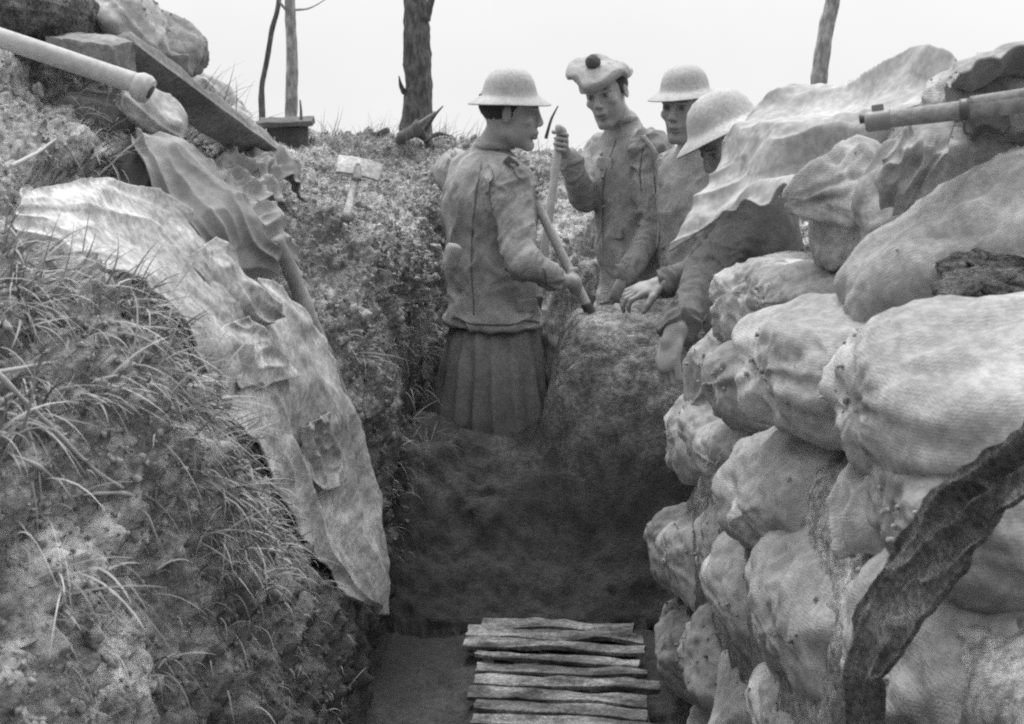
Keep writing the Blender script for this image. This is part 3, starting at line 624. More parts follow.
def head_tone(V, C, R):
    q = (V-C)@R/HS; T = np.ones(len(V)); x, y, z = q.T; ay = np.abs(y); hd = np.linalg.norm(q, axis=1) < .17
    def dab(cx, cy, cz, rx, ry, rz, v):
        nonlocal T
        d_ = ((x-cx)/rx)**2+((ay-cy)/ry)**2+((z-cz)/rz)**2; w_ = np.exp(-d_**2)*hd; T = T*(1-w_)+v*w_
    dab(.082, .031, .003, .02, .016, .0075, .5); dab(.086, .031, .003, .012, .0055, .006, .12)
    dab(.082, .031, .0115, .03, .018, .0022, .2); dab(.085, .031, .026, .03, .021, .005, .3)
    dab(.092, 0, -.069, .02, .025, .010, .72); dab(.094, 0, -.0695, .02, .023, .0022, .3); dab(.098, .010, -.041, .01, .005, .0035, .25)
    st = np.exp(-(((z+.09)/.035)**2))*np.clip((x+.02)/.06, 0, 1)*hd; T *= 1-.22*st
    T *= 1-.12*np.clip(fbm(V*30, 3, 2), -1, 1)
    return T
def grip_hand(s, c, axis, palm, r=.019, closed=1.0, k=.006, wrist=None, flip=1):
    """fingers wrapped round a shaft through c along axis; palm = direction from the shaft to the palm"""
    a = np.asarray(axis, float); a /= np.linalg.norm(a); p = np.asarray(palm, float); p = p-a*(p@a); p /= np.linalg.norm(p); q = np.cross(a, p)*flip
    s.ell(c+p*(r+.016)-q*.004, (.046, .030, .017), np.stack([a, q, p], 1), .012)
    lens = (.85, 1.0, .95, .75)
    for i in range(4):
        o = c+a*((i-1.5)*.0215); prev = o+p*(r+.014)+q*.012; R0 = r+.009
        for j, th in enumerate((55, 105, 160, 205)):
            t_ = math.radians(th*closed*lens[i]**.5); nx = o+(p*math.cos(t_)+q*math.sin(t_))*R0; s.cap(prev, nx, .0100-.0008*j, .0096-.0008*j, .004); prev = nx
    o = c-a*.045; b0 = o+p*(r+.014)-q*.012+a*.012; prev = b0
    for j, th in enumerate((-45, -95, -135)):
        t_ = math.radians(th*closed); nx = o+a*(.004*j)+(p*math.cos(t_)+q*math.sin(t_))*(r+.011); s.cap(prev, nx, .0125-.001*j, .0115-.001*j, .005); prev = nx
    if wrist is not None: s.cap(wrist, c+p*(r+.018)-q*.010, .026, .024, .02)
def loose_hand(s, wrist, dirn, palmn, curl=25, side=1, scale=1.0):
    """slightly curled hand from the wrist along dirn, palm facing palmn"""
    d_ = np.asarray(dirn, float); d_ /= np.linalg.norm(d_); n = np.asarray(palmn, float); n = n-d_*(n@d_); n /= np.linalg.norm(n); l = np.cross(n, d_)*side
    L = scale; s.cap(wrist, wrist+d_*.03*L, .027*L, .026*L, .015)
    s.ell(wrist+d_*.055*L, np.array([.050, .041, .016])*L, np.stack([d_, l, n], 1), .012)
    for i, ln in enumerate((.82, .98, .92, .74)):
        o = wrist+d_*(.092-.004*abs(i-1.3))*L+l*(1.5-i)*.0205*L; dd = d_.copy(); dd = dd+l*(1.5-i)*.05; prev = o-d_*.02
        for j, seg in enumerate((.043, .026, .022)):
            t_ = math.radians(curl*(.6+.9*j)); vv = dd*math.cos(t_)+n*math.sin(t_); nx = (o if j == 0 else prev)+vv*seg*ln*L; s.cap(prev, nx, (.0098-.0009*j)*L, (.0090-.0009*j)*L, .004); prev = nx
    o = wrist+d_*.028*L+l*.028*L; prev = o
    for j, seg in enumerate((.036, .030, .024)):
        vv = d_*.72+l*(.62-.22*j)+n*(.35+.2*j); vv /= np.linalg.norm(vv); nx = prev+vv*seg*L; s.cap(prev, nx, (.0145-.0016*j)*L, (.0128-.0016*j)*L, .006); prev = nx
def lathe_geo(prof, C, R, k=64, sx=1, sy=1, wob=0, seed=0):
    pr = np.asarray(prof, float); th = np.linspace(0, 2*np.pi, k, endpoint=False)
    r = pr[:, 0][:, None]; z = pr[:, 1][:, None]+0*th
    x = r*np.cos(th)*sx; y = r*np.sin(th)*sy
    if wob: z = z+wob*(r/.15)**2*np.cos(2*th); 
    V = np.stack([x, y, z], -1); V = V+.0012*fbm(V*18+seed, 3, seed)[..., None]
    return (V.reshape(-1, 3))@R.T+C, gridfaces(len(pr), k, True)
def steel_helmet(parent, C, R, name='helmet', seed=0, strap=True, m='steel', sc_=1.0):
    prof = [(.0005, .112), (.03, .109), (.055, .100), (.076, .083), (.090, .060), (.097, .036), (.101, .018), (.106, .010), (.118, .003), (.134, -.007), (.147, -.017), (.1495, -.0195), (.150, -.022), (.1475, -.0225), (.133, -.012), (.117, -.002), (.104, .005), (.097, .015), (.093, .036), (.086, .058), (.072, .080), (.052, .096), (.03, .105), (.0005, .108)]
    prof = [(a*sc_, b*sc_) for a, b in prof]; V, Q = lathe_geo(prof, C, R, 80, 1.03, .94, -.004, seed); h = new_obj(name, V, Q[:, ::-1], M[m]); under(h, parent)
    th = np.linspace(0, 2*np.pi, 80, endpoint=False); ring = np.stack([.1498*1.03*np.cos(th), .1498*.94*np.sin(th), -.021-.004*np.cos(2*th)], 1)@R.T*sc_+C
    v, f = tube_geo(np.concatenate([ring, ring[:1]]), .0016, 6); new_obj('rim', v, f, M['steeld'], h)
    return h
def fold_disp(V, Nn_, segs, amp, seed, torso_axis=(0, 0, 1)):
    best = np.full(len(V), 9.); t_along = np.zeros(len(V)); em = np.ones(len(V)); tor = np.zeros(len(V))
    for (a, b, wt) in segs:
        a = np.asarray(a, float); b = np.asarray(b, float); v = b-a; L_ = np.linalg.norm(v); t = np.clip((V-a)@v/(L_*L_), 0, 1)
        dd = np.linalg.norm(V-a-t[:, None]*v, axis=1)/wt; m = dd < best; best[m] = dd[m]; t_along[m] = (t*L_)[m]+len(segs)*.3; tor[m] = wt > 1.5
        em[m] = (.55+.9*np.maximum(np.exp(-((t-1)/.28)**2), np.exp(-((t)/.25)**2)))[m]
    q = V*6.5+np.stack([t_along*15, 0*t_along, t_along*11], 1); wq = fbm(V*6+seed, 2, seed)
    am = .45+.75*np.clip(vnoise(V*6+9, seed+4)+.35, 0, 1); r = 1-2*np.abs(vnoise(q+wq[:, None]*2.0, seed))**.8; r2 = 1-2*np.abs(vnoise(q*2.1+wq[:, None]*1.5+7, seed+1))
    diag = 1-2*np.abs(vnoise(V*np.array([11, 11, 5])+wq[:, None]*1.5, seed+2))
    r3 = 1-2*np.abs(vnoise(V*np.array([9, 9, 3.2])+wq[:, None]*1.0+3, seed+6)); r4 = 1-2*np.abs(vnoise((V@rot(0, 40, 0))*np.array([7, 7, 20])+wq[:, None]*1.2, seed+7))
    low = np.exp(-((V[:, 2]-V[:, 2].min()-.16)/.09)**2)
    body = .95*r3+.30*r4*(.4+low)+.25*vnoise(V*26, seed+8)
    return V+Nn_*(amp*np.where(tor > 0, body, em*am*1.25*(.9*r+.4*r2))+amp*.3*diag+.001*fbm(V*40, 2, seed))[:, None]
def person(label, J, head, hands, cloth_m='wool', skirt=None, boots=True, seed=0, trouser='wool', loc=None, collar=True, torso=(.205, .135), tunic_name='tunic', hem=None):
    C, R = head; root = empty('person', label, 'man', tuple(loc)); pts = np.array(list(J.values())+[C]); lo = pts.min(0)-.22; hi = pts.max(0)+.22; lo[2] = min(lo[2], loc[2]-.02)
    s = Sdf(lo, hi, .0045); make_head(s, C, R)
    s.cap(C+R@np.array([-.03, 0, -.06]), J['neck'], .052, .062, .03)
    lat = J['shL']-J['shR']; lat /= np.linalg.norm(lat); upv = J['neck']-J['pelvis']; upv /= np.linalg.norm(upv); fw = np.cross(lat, upv); fw /= np.linalg.norm(fw); lat = np.cross(upv, fw); TR = np.stack([lat, fw, upv], 1)
    ch = J['neck']*.62+J['pelvis']*.38; s.ell(ch, (.165, .105, .20), TR, .04); s.ell(J['pelvis']*.75+J['neck']*.25, (.14, .10, .15), TR, .05); s.ell(J['pelvis'], (.155, .11, .11), TR, .05)
    for q in 'LR':
        s.cap(J['neck']-upv*.04, J['sh'+q], .05, .055, .03); s.cap(J['sh'+q], J['el'+q], .048, .038, .03); s.cap(J['el'+q], J['wr'+q], .037, .026, .02)
        s.cap(J['hip'+q], J['kn'+q], .078, .055, .03); s.cap(J['kn'+q], J['an'+q], .056, .036, .03); s.cap(J['an'+q]-[0, 0, .02], J['an'+q]+fw*.16-[0, 0, .045], .035, .028, .02)
    for hnd in hands: hnd(s)
    V, Q = s.mesh(); T = head_tone(V, C, R); b = new_obj('body', V, Q, M['skin'], attr=T); under(b, root)
    # hair: a thin cap round the back and sides
    h = Sdf(C-.2, C+.2, .004); h.ell(C+R@np.array([-.020, 0, .030])*HS, np.array([.0985, .0795, .086])*HS, R); h.cut(C+R@np.array([.035, 0, .04]), R@np.array([.9, 0, -.35])/np.linalg.norm([.9, .35])); h.cut(C+R@np.array([-.02, 0, -.035]), R@np.array([.35, 0, -.9])/np.linalg.norm([.9, .35]))
    h.cut(C+R@np.array([0, 0, .055]), R@np.array([.0, 0, 1.]))
    v, q = h.mesh(); v = v+vnormals(v, q)*(.0015*fbm(v*90, 2, 3))[:, None]; under(new_obj('hair', v, q, M['hair']), root)
    # tunic
    hemz = hem if hem is not None else J['pelvis'][2]-.10
    t = Sdf(np.array([lo[0], lo[1], hemz-.06]), hi, .006); A, B = torso
    t.ell(ch+upv*.03, (A*.93, B, .23), TR, .05); t.ell(J['pelvis']*.7+J['neck']*.3, (A*.87, B*.95, .20), TR, .06); t.ell(J['pelvis']-upv*.06, (A*1.0, B*1.12, .20), TR, .07)
    t.cap(J['neck']-upv*.03, J['neck']+(C-J['neck'])*.05, .074, .062, .02)
    segs = [(J['pelvis'], J['neck'], 1.9)]
    for q in 'LR':
        t.cap(J['neck']-upv*.055, J['sh'+q]-upv*.008, .066, .070, .04); t.cap(J['sh'+q], J['el'+q], .073, .060, .035); t.cap(J['el'+q], J['wr'+q]-(J['wr'+q]-J['el'+q])*.10, .059, .044, .02)
        e = (J['wr'+q]-J['el'+q]); e /= np.linalg.norm(e); t.cap(J['wr'+q]-e*.05, J['wr'+q]-e*.02, .046, .045, .006)
        segs += [(J['sh'+q], J['el'+q], 1.), (J['el'+q], J['wr'+q], 1.)]
    t.cut((0, 0, hemz), (0, 0, -1)); v, q = t.mesh(); v = fold_disp(v, vnormals(v, q), segs, .0095, seed)
    tn = new_obj(tunic_name, v, q, M[cloth_m]); under(tn, root)
    if collar:
        cc = J['neck']+(C-J['neck'])*.2; th = np.linspace(0, 2*np.pi, 40); ring = cc+.063*(np.cos(th)[:, None]*lat+np.sin(th)[:, None]*fw*1.08)+fw*.006; vv, ff = tube_geo(ring, .017, 8, 80, .15, seed); new_obj('collar', vv, ff, M[cloth_m], tn)
    # legs
    if skirt:
        top, bot, r0, r1 = skirt; nz_, na = 50, 180; zz = np.linspace(0, 1, nz_)[:, None]; th = np.linspace(0, 2*np.pi, na, endpoint=False)[None]
        pl = np.abs(((th*17/np.pi/2*1.0+.15*np.sin(3*th)) % 1)-.3)*zz**.4; rr = (r0+(r1-r0)*zz**.7); x = (rr*1.05+.05*pl)*np.cos(th); y = (rr*.86+.05*pl)*np.sin(th)
        Gk = (J['pelvis']+x[..., None]*lat+y[..., None]*fw); Gk[..., 2] = top+(bot-top)*zz+.006*np.sin(5*th); Gk += (.010*fbm(Gk*6, 2, seed))[..., None]*np.array([1, 1, 0])
        G2 = Gk[::-1].copy(); cen = Gk.mean(1, keepdims=True)[::-1]; G2[..., :2] = cen[..., :2]+(G2[..., :2]-cen[..., :2])*.97; GG = np.concatenate([Gk, G2])
        under(new_obj('kilt', GG.reshape(-1, 3), gridfaces(2*nz_, na, True), M['kilt']), root)
    l = Sdf(np.array([lo[0], lo[1], loc[2]-.02]), np.array([hi[0], hi[1], J['pelvis'][2]+.12]), .008)
    for q in 'LR':
        if not skirt: l.cap(J['hip'+q], J['kn'+q], .098, .074, .03)
        l.cap(J['kn'+q]-np.array([0, 0, .07 if skirt else 0]), J['an'+q], .066, .047, .02)
    if not skirt: l.ell(J['pelvis'], (.17, .13, .12), TR, .05)
    v, q = l.mesh(); v = fold_disp(v, vnormals(v, q), [(J['hip'+c], J['kn'+c], 1) for c in 'LR']+[(J['kn'+c], J['an'+c], 1) for c in 'LR'], .006, seed+4); under(new_obj('hose' if skirt else 'trousers', v, q, M['woold' if skirt else trouser]), root)
    for c in 'LR':
        a = J['an'+c]; bt = Sdf(a-.26, a+.26, .006); g = np.array([fw[0], fw[1], 0]); g /= np.linalg.norm(g)
        bt.cap(a+[0, 0, .09], a-[0, 0, .02], .056, .050, .02); bt.cap(a-[0, 0, .035], a+g*.14-[0, 0, .045], .046, .042, .02); bt.cut((0, 0, a[2]-.088), (0, 0, -1)); v, q = bt.mesh(); under(new_obj('boot', v, q, M['leather']), root)
    return root, TR
def legs(J, fl, w=.10, spread=(0, 0)):
    lat = J['shL']-J['shR']; lat[2] = 0; lat /= np.linalg.norm(lat); fwd = np.cross(lat, [0, 0, 1])
    for q, sg in (('L', 1), ('R', -1)):
        off = fwd*spread[0 if q == 'L' else 1]
        J['hip'+q] = J['pelvis']+lat*sg*w-np.array([0, 0, .03]); J['an'+q] = np.array([J['pelvis'][0], J['pelvis'][1], fl+.088])+lat*sg*(w+.03)+off
        J['kn'+q] = (J['hip'+q]+J['an'+q])/2+fwd*.04
    return J
def snap(o, px, py, off=.004):
    me = o.data; V = np.empty(len(me.vertices)*3, dtype=np.float32); me.vertices.foreach_get('co', V); V = V.reshape(-1, 3).astype(float); x, y, d = proj(V)
    i = np.nonzero((np.abs(x-px) < 4) & (np.abs(y-py) < 4))[0]; k = i[np.argmin(d[i])]; vd = np.array([0, 0, CAMZ])-V[k]; return V[k]+vd/np.linalg.norm(vd)*off
def tun(r): return next(c for c in r.children if c.name.startswith('tunic'))
A_ = lambda *v: np.array(v, float)
# ---- shovels / handles held by the men
def straight(a, b, n): return np.linspace(a, b, n)
def spade(label, top, bot, blade_len=.27, t_grip=True, m='wood', group=None, facing=(0, -1, 0)):
    root = empty('shovel', label, 'shovel', tuple(bot), group); d_ = (bot-top)/np.linalg.norm(bot-top); sd = np.cross(d_, facing); sd /= np.linalg.norm(sd); nn = np.cross(sd, d_)
    v, f = tube_geo(straight(top, bot, 14), [.017, .0175, .018, .019], 14, None, .03, 3); under(new_obj('handle', v, f, M[m]), root)
    if t_grip: v, f = tube_geo([top-sd*.055, top-sd*.02, top+sd*.02, top+sd*.055], [.014, .018, .018, .014], 12, 20); under(new_obj('grip', v, f, M[m]), root)
    u = np.linspace(0, 1, 16)[:, None]; v_ = np.linspace(-1, 1, 16)[None]; wd = .085*(1+.06*np.sin(u*3))*np.where(u > .8, 1-(u-.8)*2.2*np.abs(v_)**2, 1)
    base = bot-d_*.03; pos = base+d_*(u*blade_len)[..., None]*1+sd*(v_*wd)[..., None]+nn*(.018*(v_**2)+.0*u)[..., None]
    V = np.concatenate([pos.reshape(-1, 3), (pos+nn*.003).reshape(-1, 3)]); g = gridfaces(16, 16); b = np.concatenate([np.arange(16), np.arange(1, 16)*16+15, 15*16+np.arange(14, -1, -1), np.arange(14, 0, -1)*16]); b2 = np.roll(b, -1)
    Q = np.concatenate([g, g[:, ::-1]+256, np.stack([b2, b, b+256, b2+256], -1)]); under(new_obj('blade', V, Q, M['gun']), root)
    v, f = tube_geo([bot-d_*.14, bot-d_*.06, bot+d_*.05], [.021, .023, .012], 12, 20); under(new_obj('socket', v, f, M['steeld']), root)
    return root
# shaft 1 : held by the kilted man
s1t, s1b = P(525, 180, 4.66), P(602, 336, 4.62); s1ax = (s1b-s1t)/np.linalg.norm(s1b-s1t)
spade('pale wooden shovel handle held slantwise by the kilted man, blade sunk in the heap', s1t, s1b, facing=(0, -1, .2), t_grip=False)
s2t, s2b = P(561, 130, 5.12), P(533, 330, 4.98)
spade('pale shovel handle standing upright between the two men, gripped at its top', s2t, s2b, facing=(1, -.25, 0))
# ---- man 1
C1 = P(512, 112, 4.70); J = dict(neck=P(488, 154, 4.74), shR=P(509, 180, 4.56), shL=P(456, 172, 4.90), elR=P(521, 262, 4.42), wrR=P(556, 279, 4.47), elL=P(512, 250, 4.98), wrL=P(516, 205, 4.83), pelvis=P(492, 318, 4.72))
J = legs(J, 0.02); hp = P(583, 287, 4.49); shaft_at = lambda z: s1t+(s1b-s1t)*((z-s1t[2])/(s1b[2]-s1t[2]))
gR = shaft_at(hp[2]); gL = shaft_at(P(527, 190, 4.66)[2])
R1 = head_frame((1, -.12, -.10), 0)
m1, TR1 = person('helmeted man in tunic and kilt, seen from behind, face in right profile', J, (C1, R1),
 [lambda s: grip_hand(s, gR, s1ax, J['wrR']-gR+A_(0, 0, -.02), .018, .62, wrist=J['wrR']), lambda s: grip_hand(s, gL, s1ax, J['wrL']-gL, .018, 1, wrist=J['wrL'])],
 skirt=(J['pelvis'][2]-.02, .42, .17, .245), seed=5, loc=(J['pelvis'][0], J['pelvis'][1], .02), hem=P(492, 322, 4.72)[2], torso=(.228, .168))
hR1 = head_frame((1, -.12, -.02), 4); steel_helmet(m1, C1+R1@A_(-.014, 0, .052), hR1, seed=3)
# equipment at his left hip
v, f = box_geo(P(452, 256, 4.53), (.024, .03, .046), rot(25, 12, 10), .5, .004, 3, 8); under(new_obj('pouch', v, f, M['canvasg']), m1)
v, f = tube_geo([P(441, 275, 4.60), P(452, 232, 4.62), P(461, 200, 4.66)], [.004, .005, .004], 6, 20); under(new_obj('pouch_strap', v, f, M['canvasg']), m1)
v, f = box_geo(snap(tun(m1), 511, 160), (.026, .006, .016), rot(20, 40, 20), .4, .003, 5, 6); under(new_obj('shoulder_strap', v, f, M['woold']), m1)
# ---- man 2
C2 = P(606, 93, 5.30); J = dict(neck=P(623, 126, 5.40), shR=P(601, 152, 5.50), shL=P(651, 149, 5.22), elR=P(584, 196, 5.36), wrR=P(568, 158, 5.20), elL=P(654, 232, 5.16), wrL=P(624, 278, 5.02), pelvis=P(634, 300, 5.36))
J = legs(J, .12); R2 = head_frame((-.50, -1.0, -.24), 10)
s2ax = (s2b-s2t)/np.linalg.norm(s2b-s2t); g2 = s2t+s2ax*.05; J2 = J
m2, TR2 = person('man in a large tam bonnet with pompom and tunic, looking down left', J, (C2, R2),
 [lambda s: grip_hand(s, g2, s2ax, J2['wrR']-g2, .018, 1, wrist=J2['wrR']), lambda s: loose_hand(s, J2['wrL'], (-.35, -.25, -.9), (-.4, .6, .1), 35, -1)],
 seed=12, loc=(J['pelvis'][0], J['pelvis'][1], .12), hem=P(634, 345, 5.36)[2], torso=(.20, .145), trouser='woold')
q = P(603, 163, 5.24)
fw2 = TR2[:, 1]; 
v, f = box_geo(snap(tun(m2), 601, 160), (.034, .007, .024), rot(-35, 0, 0), .4, .002, 5, 8); new_obj('pocket_flap', v, f, M['wooll'], next(c for c in m2.children if c.name.startswith('tunic')))
for k in range(3):
    v, q_ = blob(2, 8); new_obj('button', v*.010+snap(tun(m2), 598+k*1.5, 150+k*30), q_, M['gun'], next(c for c in m2.children if c.name.startswith('tunic')))
v, f = tube_geo([snap(tun(m2), x, y, .003) for x, y in ((640, 134), (652, 150), (661, 172), (663, 205), (664, 240))], [.010, .011, .011, .010], 8, 40, .1); under(new_obj('webbing_strap', v, f, M['wooll']), m2)
# tam o'shanter
prof = [(.0005, .048), (.05, .052), (.10, .046), (.132, .026), (.142, .004), (.132, -.014), (.108, -.022), (.097, -.030), (.093, -.044), (.088, -.044), (.088, -.03), (.0005, .02)]
Rb = R2@np.array(Matrix.Rotation(math.radians(6), 3, 'Y')@Matrix.Rotation(math.radians(-12), 3, 'X')); cb = C2+R2@A_(-.004, -.016, .078)
V, Q = lathe_geo(catmull(prof, 50), cb, Rb, 90, 1.05, 1.0, 0, 4); qd = (V-cb); V = V+(.030*fbm(V*9, 3, 6)*(np.linalg.norm(qd, axis=1) > .07))[:, None]*A_(.3, .3, 1); tam = under(new_obj('bonnet', V, Q[:, ::-1], M['wooll']), m2)
v, q_ = blob(1, 14); v = v/np.linalg.norm(v, axis=1, keepdims=True); v = v*(1+.16*vnoise(v*9, 4))[:, None]; new_obj('pompom', v*.030+P(593, 62, 5.24), q_, M['canvasd'], tam)
# ---- man 3 (behind)
C3 = P(684, 106, 4.92); J = dict(neck=P(698, 144, 5.0), shR=P(678, 170, 5.08), shL=P(722, 170, 4.9), elR=P(672, 250, 5.12), wrR=P(676, 300, 5.0), elL=P(735, 250, 4.86), wrL=P(715, 300, 4.8), pelvis=P(705, 320, 5.02))
J = legs(J, .05); J3 = J; R3 = head_frame((-.55, -.85, -.12), 0)
m3, TR3 = person('mostly hidden helmeted man, face showing between the bonneted man and the stooping man', J, (C3, R3),
 [lambda s: loose_hand(s, J3['wrR'], (-.1, -.2, -1), (1, .2, 0), 25, 1), lambda s: loose_hand(s, J3['wrL'], (-.1, -.2, -1), (-1, .2, 0), 25, -1)], cloth_m='wooll', seed=21, loc=(J['pelvis'][0], J['pelvis'][1], .05), torso=(.20, .14))
steel_helmet(m3, C3+R3@A_(-.01, 0, .048), head_frame((-.55, -.85, -.04), 3), seed=8)
# ---- man 4 (stooping under the sheet)
C4 = P(729, 142, 4.02); J = dict(neck=P(752, 178, 4.10), shR=P(738, 205, 4.24), shL=P(756, 212, 4.06), elR=P(700, 272, 4.34), wrR=P(664, 284, 4.28), elL=P(706, 272, 3.92), wrL=P(676, 330, 3.62), pelvis=P(752, 340, 4.22))
J = legs(J, .0, .10); J4 = J; R4 = head_frame((-.80, -.35, -.55), 0)
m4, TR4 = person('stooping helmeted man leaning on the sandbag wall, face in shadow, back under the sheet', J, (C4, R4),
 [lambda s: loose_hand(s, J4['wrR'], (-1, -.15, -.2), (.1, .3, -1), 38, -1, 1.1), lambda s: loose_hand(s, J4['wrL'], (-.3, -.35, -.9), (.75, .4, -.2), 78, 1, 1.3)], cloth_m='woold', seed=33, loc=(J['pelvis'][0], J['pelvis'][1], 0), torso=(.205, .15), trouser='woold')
steel_helmet(m4, C4+R4@A_(-.004, 0, .045), head_frame((-.80, -.30, -.30), 14), seed=12, sc_=1.13)
# ================================================================== DUCKBOARD
db = empty('duckboard', 'weathered wooden duckboard of cross slats lying on the trench floor', 'duckboard', (.17, 3.5, .03))
yaw_ = -7
for x in (-.19, .19):
    V, Fq = box_geo(A_(.165+x*1.0, 2.80, .020), (.03, .90, .018), rot(yaw_*0), .25, .004, 3, 8); under(new_obj('runner', V, Fq, M['plankd']), db)
for k in range(22):
    y = 2.02+k*.082+random.uniform(-.007, .007); x = .158+random.uniform(-.03, .02); hw = .262+random.uniform(-.03, .03)
    V, Fq = box_geo((0, 0, 0), (hw, .031+random.uniform(-.006, .004), .008), None, .4, .0035, k*3, 12); V[:, 2] += .009*fbm(V*A_(6, 30, 5)+k*3.1, 3, k); V[:, 1] += .010*fbm(V*A_(6, 0, 0)+k*5.1, 2, k)
    V = V@rot(yaw_+random.uniform(-2, 2), random.uniform(-1.2, 1.2), random.uniform(-2, 2)).T+A_(x, y, .052); under(new_obj('slat', V, Fq, M['duck']), db)
# ================================================================== TREES
def tree(label, path, rad, limbs, m, k=26, n=120, group='shattered tree trunks on the skyline'):
    r = empty('tree', label, 'tree', tuple(path[0]), group); v, f = tube_geo(path, rad, k, n, .16, int(path[0][0]*10) % 90, 5); under(new_obj('trunk', v, f, M[m]), r)
    for pth, rd in limbs: v, f = tube_geo(pth, rd, 8, 30, .15, 3, 9); under(new_obj('limb', v, f, M[m]), r)
    return r
tree('thick dark shell-torn tree trunk rising left of the kilted man', [P(415, 180, 12), P(416, 130, 12), P(417, 60, 12.05), P(416, 0, 12.1), P(418, -120, 12.1), P(414, -300, 12.2), P(420, -420, 12.2)], [.16, .142, .128, .12, .11, .09, .02],
 [([P(426, 20, 12), P(440, -30, 11.9), P(470, -90, 11.8)], [.04, .03, .004]), ([P(412, -150, 12.1), P(380, -230, 12.3), P(360, -300, 12.4)], [.05, .03, .004]), ([P(404, 92, 12), P(401, 86, 11.9), P(399, 76, 11.8)], [.03, .02, .006])], 'bark', 40, 260)
tree('straight thin pale tree trunk rising behind the box on the skyline', [P(290, 160, 13), P(291, 110, 13), P(292, 50, 13), P(290, 0, 13), P(291, -150, 13), P(288, -330, 13)], [.062, .058, .055, .055, .045, .01],
 [([P(295, 10, 13), P(310, 8, 12.9), P(328, -2, 12.8)], [.012, .009, .003]), ([P(288, 12, 13), P(280, 2, 12.9), P(276, -14, 12.8)], [.02, .012, .003]), ([P(292, -120, 13), P(312, -190, 13), P(320, -240, 13)], [.03, .02, .003])], 'barkl')
tree('slender crooked sapling leaning left of the pale trunk', [P(264, 160, 13.5), P(262, 112, 13.5), P(262, 86, 13.5), P(267, 60, 13.5), P(272, 30, 13.5), P(279, 0, 13.5), P(286, -80, 13.5), P(282, -200, 13.5)], [.034, .036, .030, .028, .027, .024, .02, .005],
 [([P(277, 8, 13.5), P(282, -6, 13.4), P(292, -30, 13.4)], [.012, .01, .003])], 'bark')
tree('leaning pale tree trunk with a forked top, above the stooping man and sheet', [P(812, 170, 11), P(817, 110, 11), P(820, 70, 11), P(826, 30, 11), P(833, 0, 11), P(852, -110, 11), P(850, -260, 11)], [.075, .072, .068, .066, .062, .05, .01],
 [([P(832, 8, 11), P(826, -20, 11), P(820, -80, 11)], [.03, .025, .006])], 'barkl')
# ================================================================== SKYLINE DEBRIS
cr = empty('wooden_box', 'dark wooden box with a splintered board for a lid, below the two thin trees', 'box', tuple(P(290, 138, 6.6)))
V, Fq = box_geo(P(288, 137, 6.6), (.105, .10, .055), rot(8, 2, 0), .12, .004, 3, 10); under(new_obj('box_side', V, Fq, M['plankd']), cr)
V, Fq = box_geo(P(286, 122, 6.58), (.14, .14, .014), rot(6, -2, 4), .3, .006, 9, 12); under(new_obj('lid', V, Fq, M['plankd']), cr)
V, Fq = tube_geo([P(301, 128, 6.5), P(301, 112, 6.5), P(300, 100, 6.52)], [.008, .007, .004], 8, 10); under(new_obj('peg', V, Fq, M['plankd']), cr)
def stick(label, pts, rad, m='plank', name='branch', grp=None, rough=.2):
    v, f = tube_geo(pts, rad, 9, 50, rough, 4, 12); return tag(new_obj(name, v, f, M[m]), label, 'branch', grp)
stick('pale broken stick leaning across the foot of the thick tree', [P(397, 134, 6.9), P(415, 127, 6.85), P(436, 112, 6.8)], [.006, .013, .009], 'plank')
stick('dark stick pointing up right of the thick tree foot', [P(425, 130, 6.9), P(434, 116, 6.85), P(443, 106, 6.8)], [.012, .01, .003], 'plankd')
stick('short dark log lying on the skyline left of the thick tree', [P(365, 138, 7.0), P(376, 135, 7.0), P(388, 130, 6.95)], [.012, .018, .016], 'plankd')
stick('gnarled dark root stump at the foot of the thick tree', [P(398, 146, 6.8), P(404, 136, 6.8), P(414, 133, 6.82), P(424, 138, 6.85), P(434, 148, 6.8)], [.02, .035, .045, .03, .01], 'plankd', 'stump', None, .7)
stick('thin dark broken branch lying right of the tree foot', [P(424, 142, 6.8), P(438, 134, 6.85), P(452, 136, 6.8)], [.006, .012, .004], 'plankd', rough=.6)
stick('thin bent twig sticking up right of the kilted man face', [P(546, 138, 6.9), P(551, 120, 6.85), P(558, 106, 6.8)], [.010, .007, .003], 'plankd')
# ================================================================== ENTRENCHING SHOVEL LYING ON THE SLOPE
sh = empty('entrenching_shovel', 'small pale shovel standing handle down on the far slope, square blade upward', 'shovel', tuple(P(346, 218, 5.7)))
_m = np.nonzero((np.abs(TPX-351) < 8) & (TPY > 165) & (TPY < 222) & (TX[:, 1] > 3.5))[0]; SY = float(TX[_m, 1].min())-.30; a_, b_ = P(357, 172, SY), P(346, 219, SY-.22)
v, f = tube_geo(straight(a_, b_, 10), [.014, .013, .013, .017], 12, None, .05, 2); under(new_obj('handle', v, f, M['canvas']), sh)
d_ = (a_-b_)/np.linalg.norm(a_-b_); n_ = A_(.15, -.9, .35); sd_ = np.cross(n_, d_); sd_ /= np.linalg.norm(sd_); n_ = np.cross(d_, sd_)
u = np.linspace(0, 1, 20)[:, None]; vv = np.linspace(-1, 1, 20)[None]; pos = P(357, 178, SY-.05)+d_*(u*.105*(1-.04*vv*vv))[..., None]+sd_*(vv*.072*(1+.08*u))[..., None]+n_*(.006*(1-vv**2)-.006*u+.008)[..., None]
V = np.concatenate([pos.reshape(-1, 3), (pos-n_*.006).reshape(-1, 3)]); g = gridfaces(20, 20); b = np.concatenate([np.arange(20), np.arange(1, 20)*20+19, 19*20+np.arange(18, -1, -1), np.arange(18, 0, -1)*20]); b2 = np.roll(b, -1)
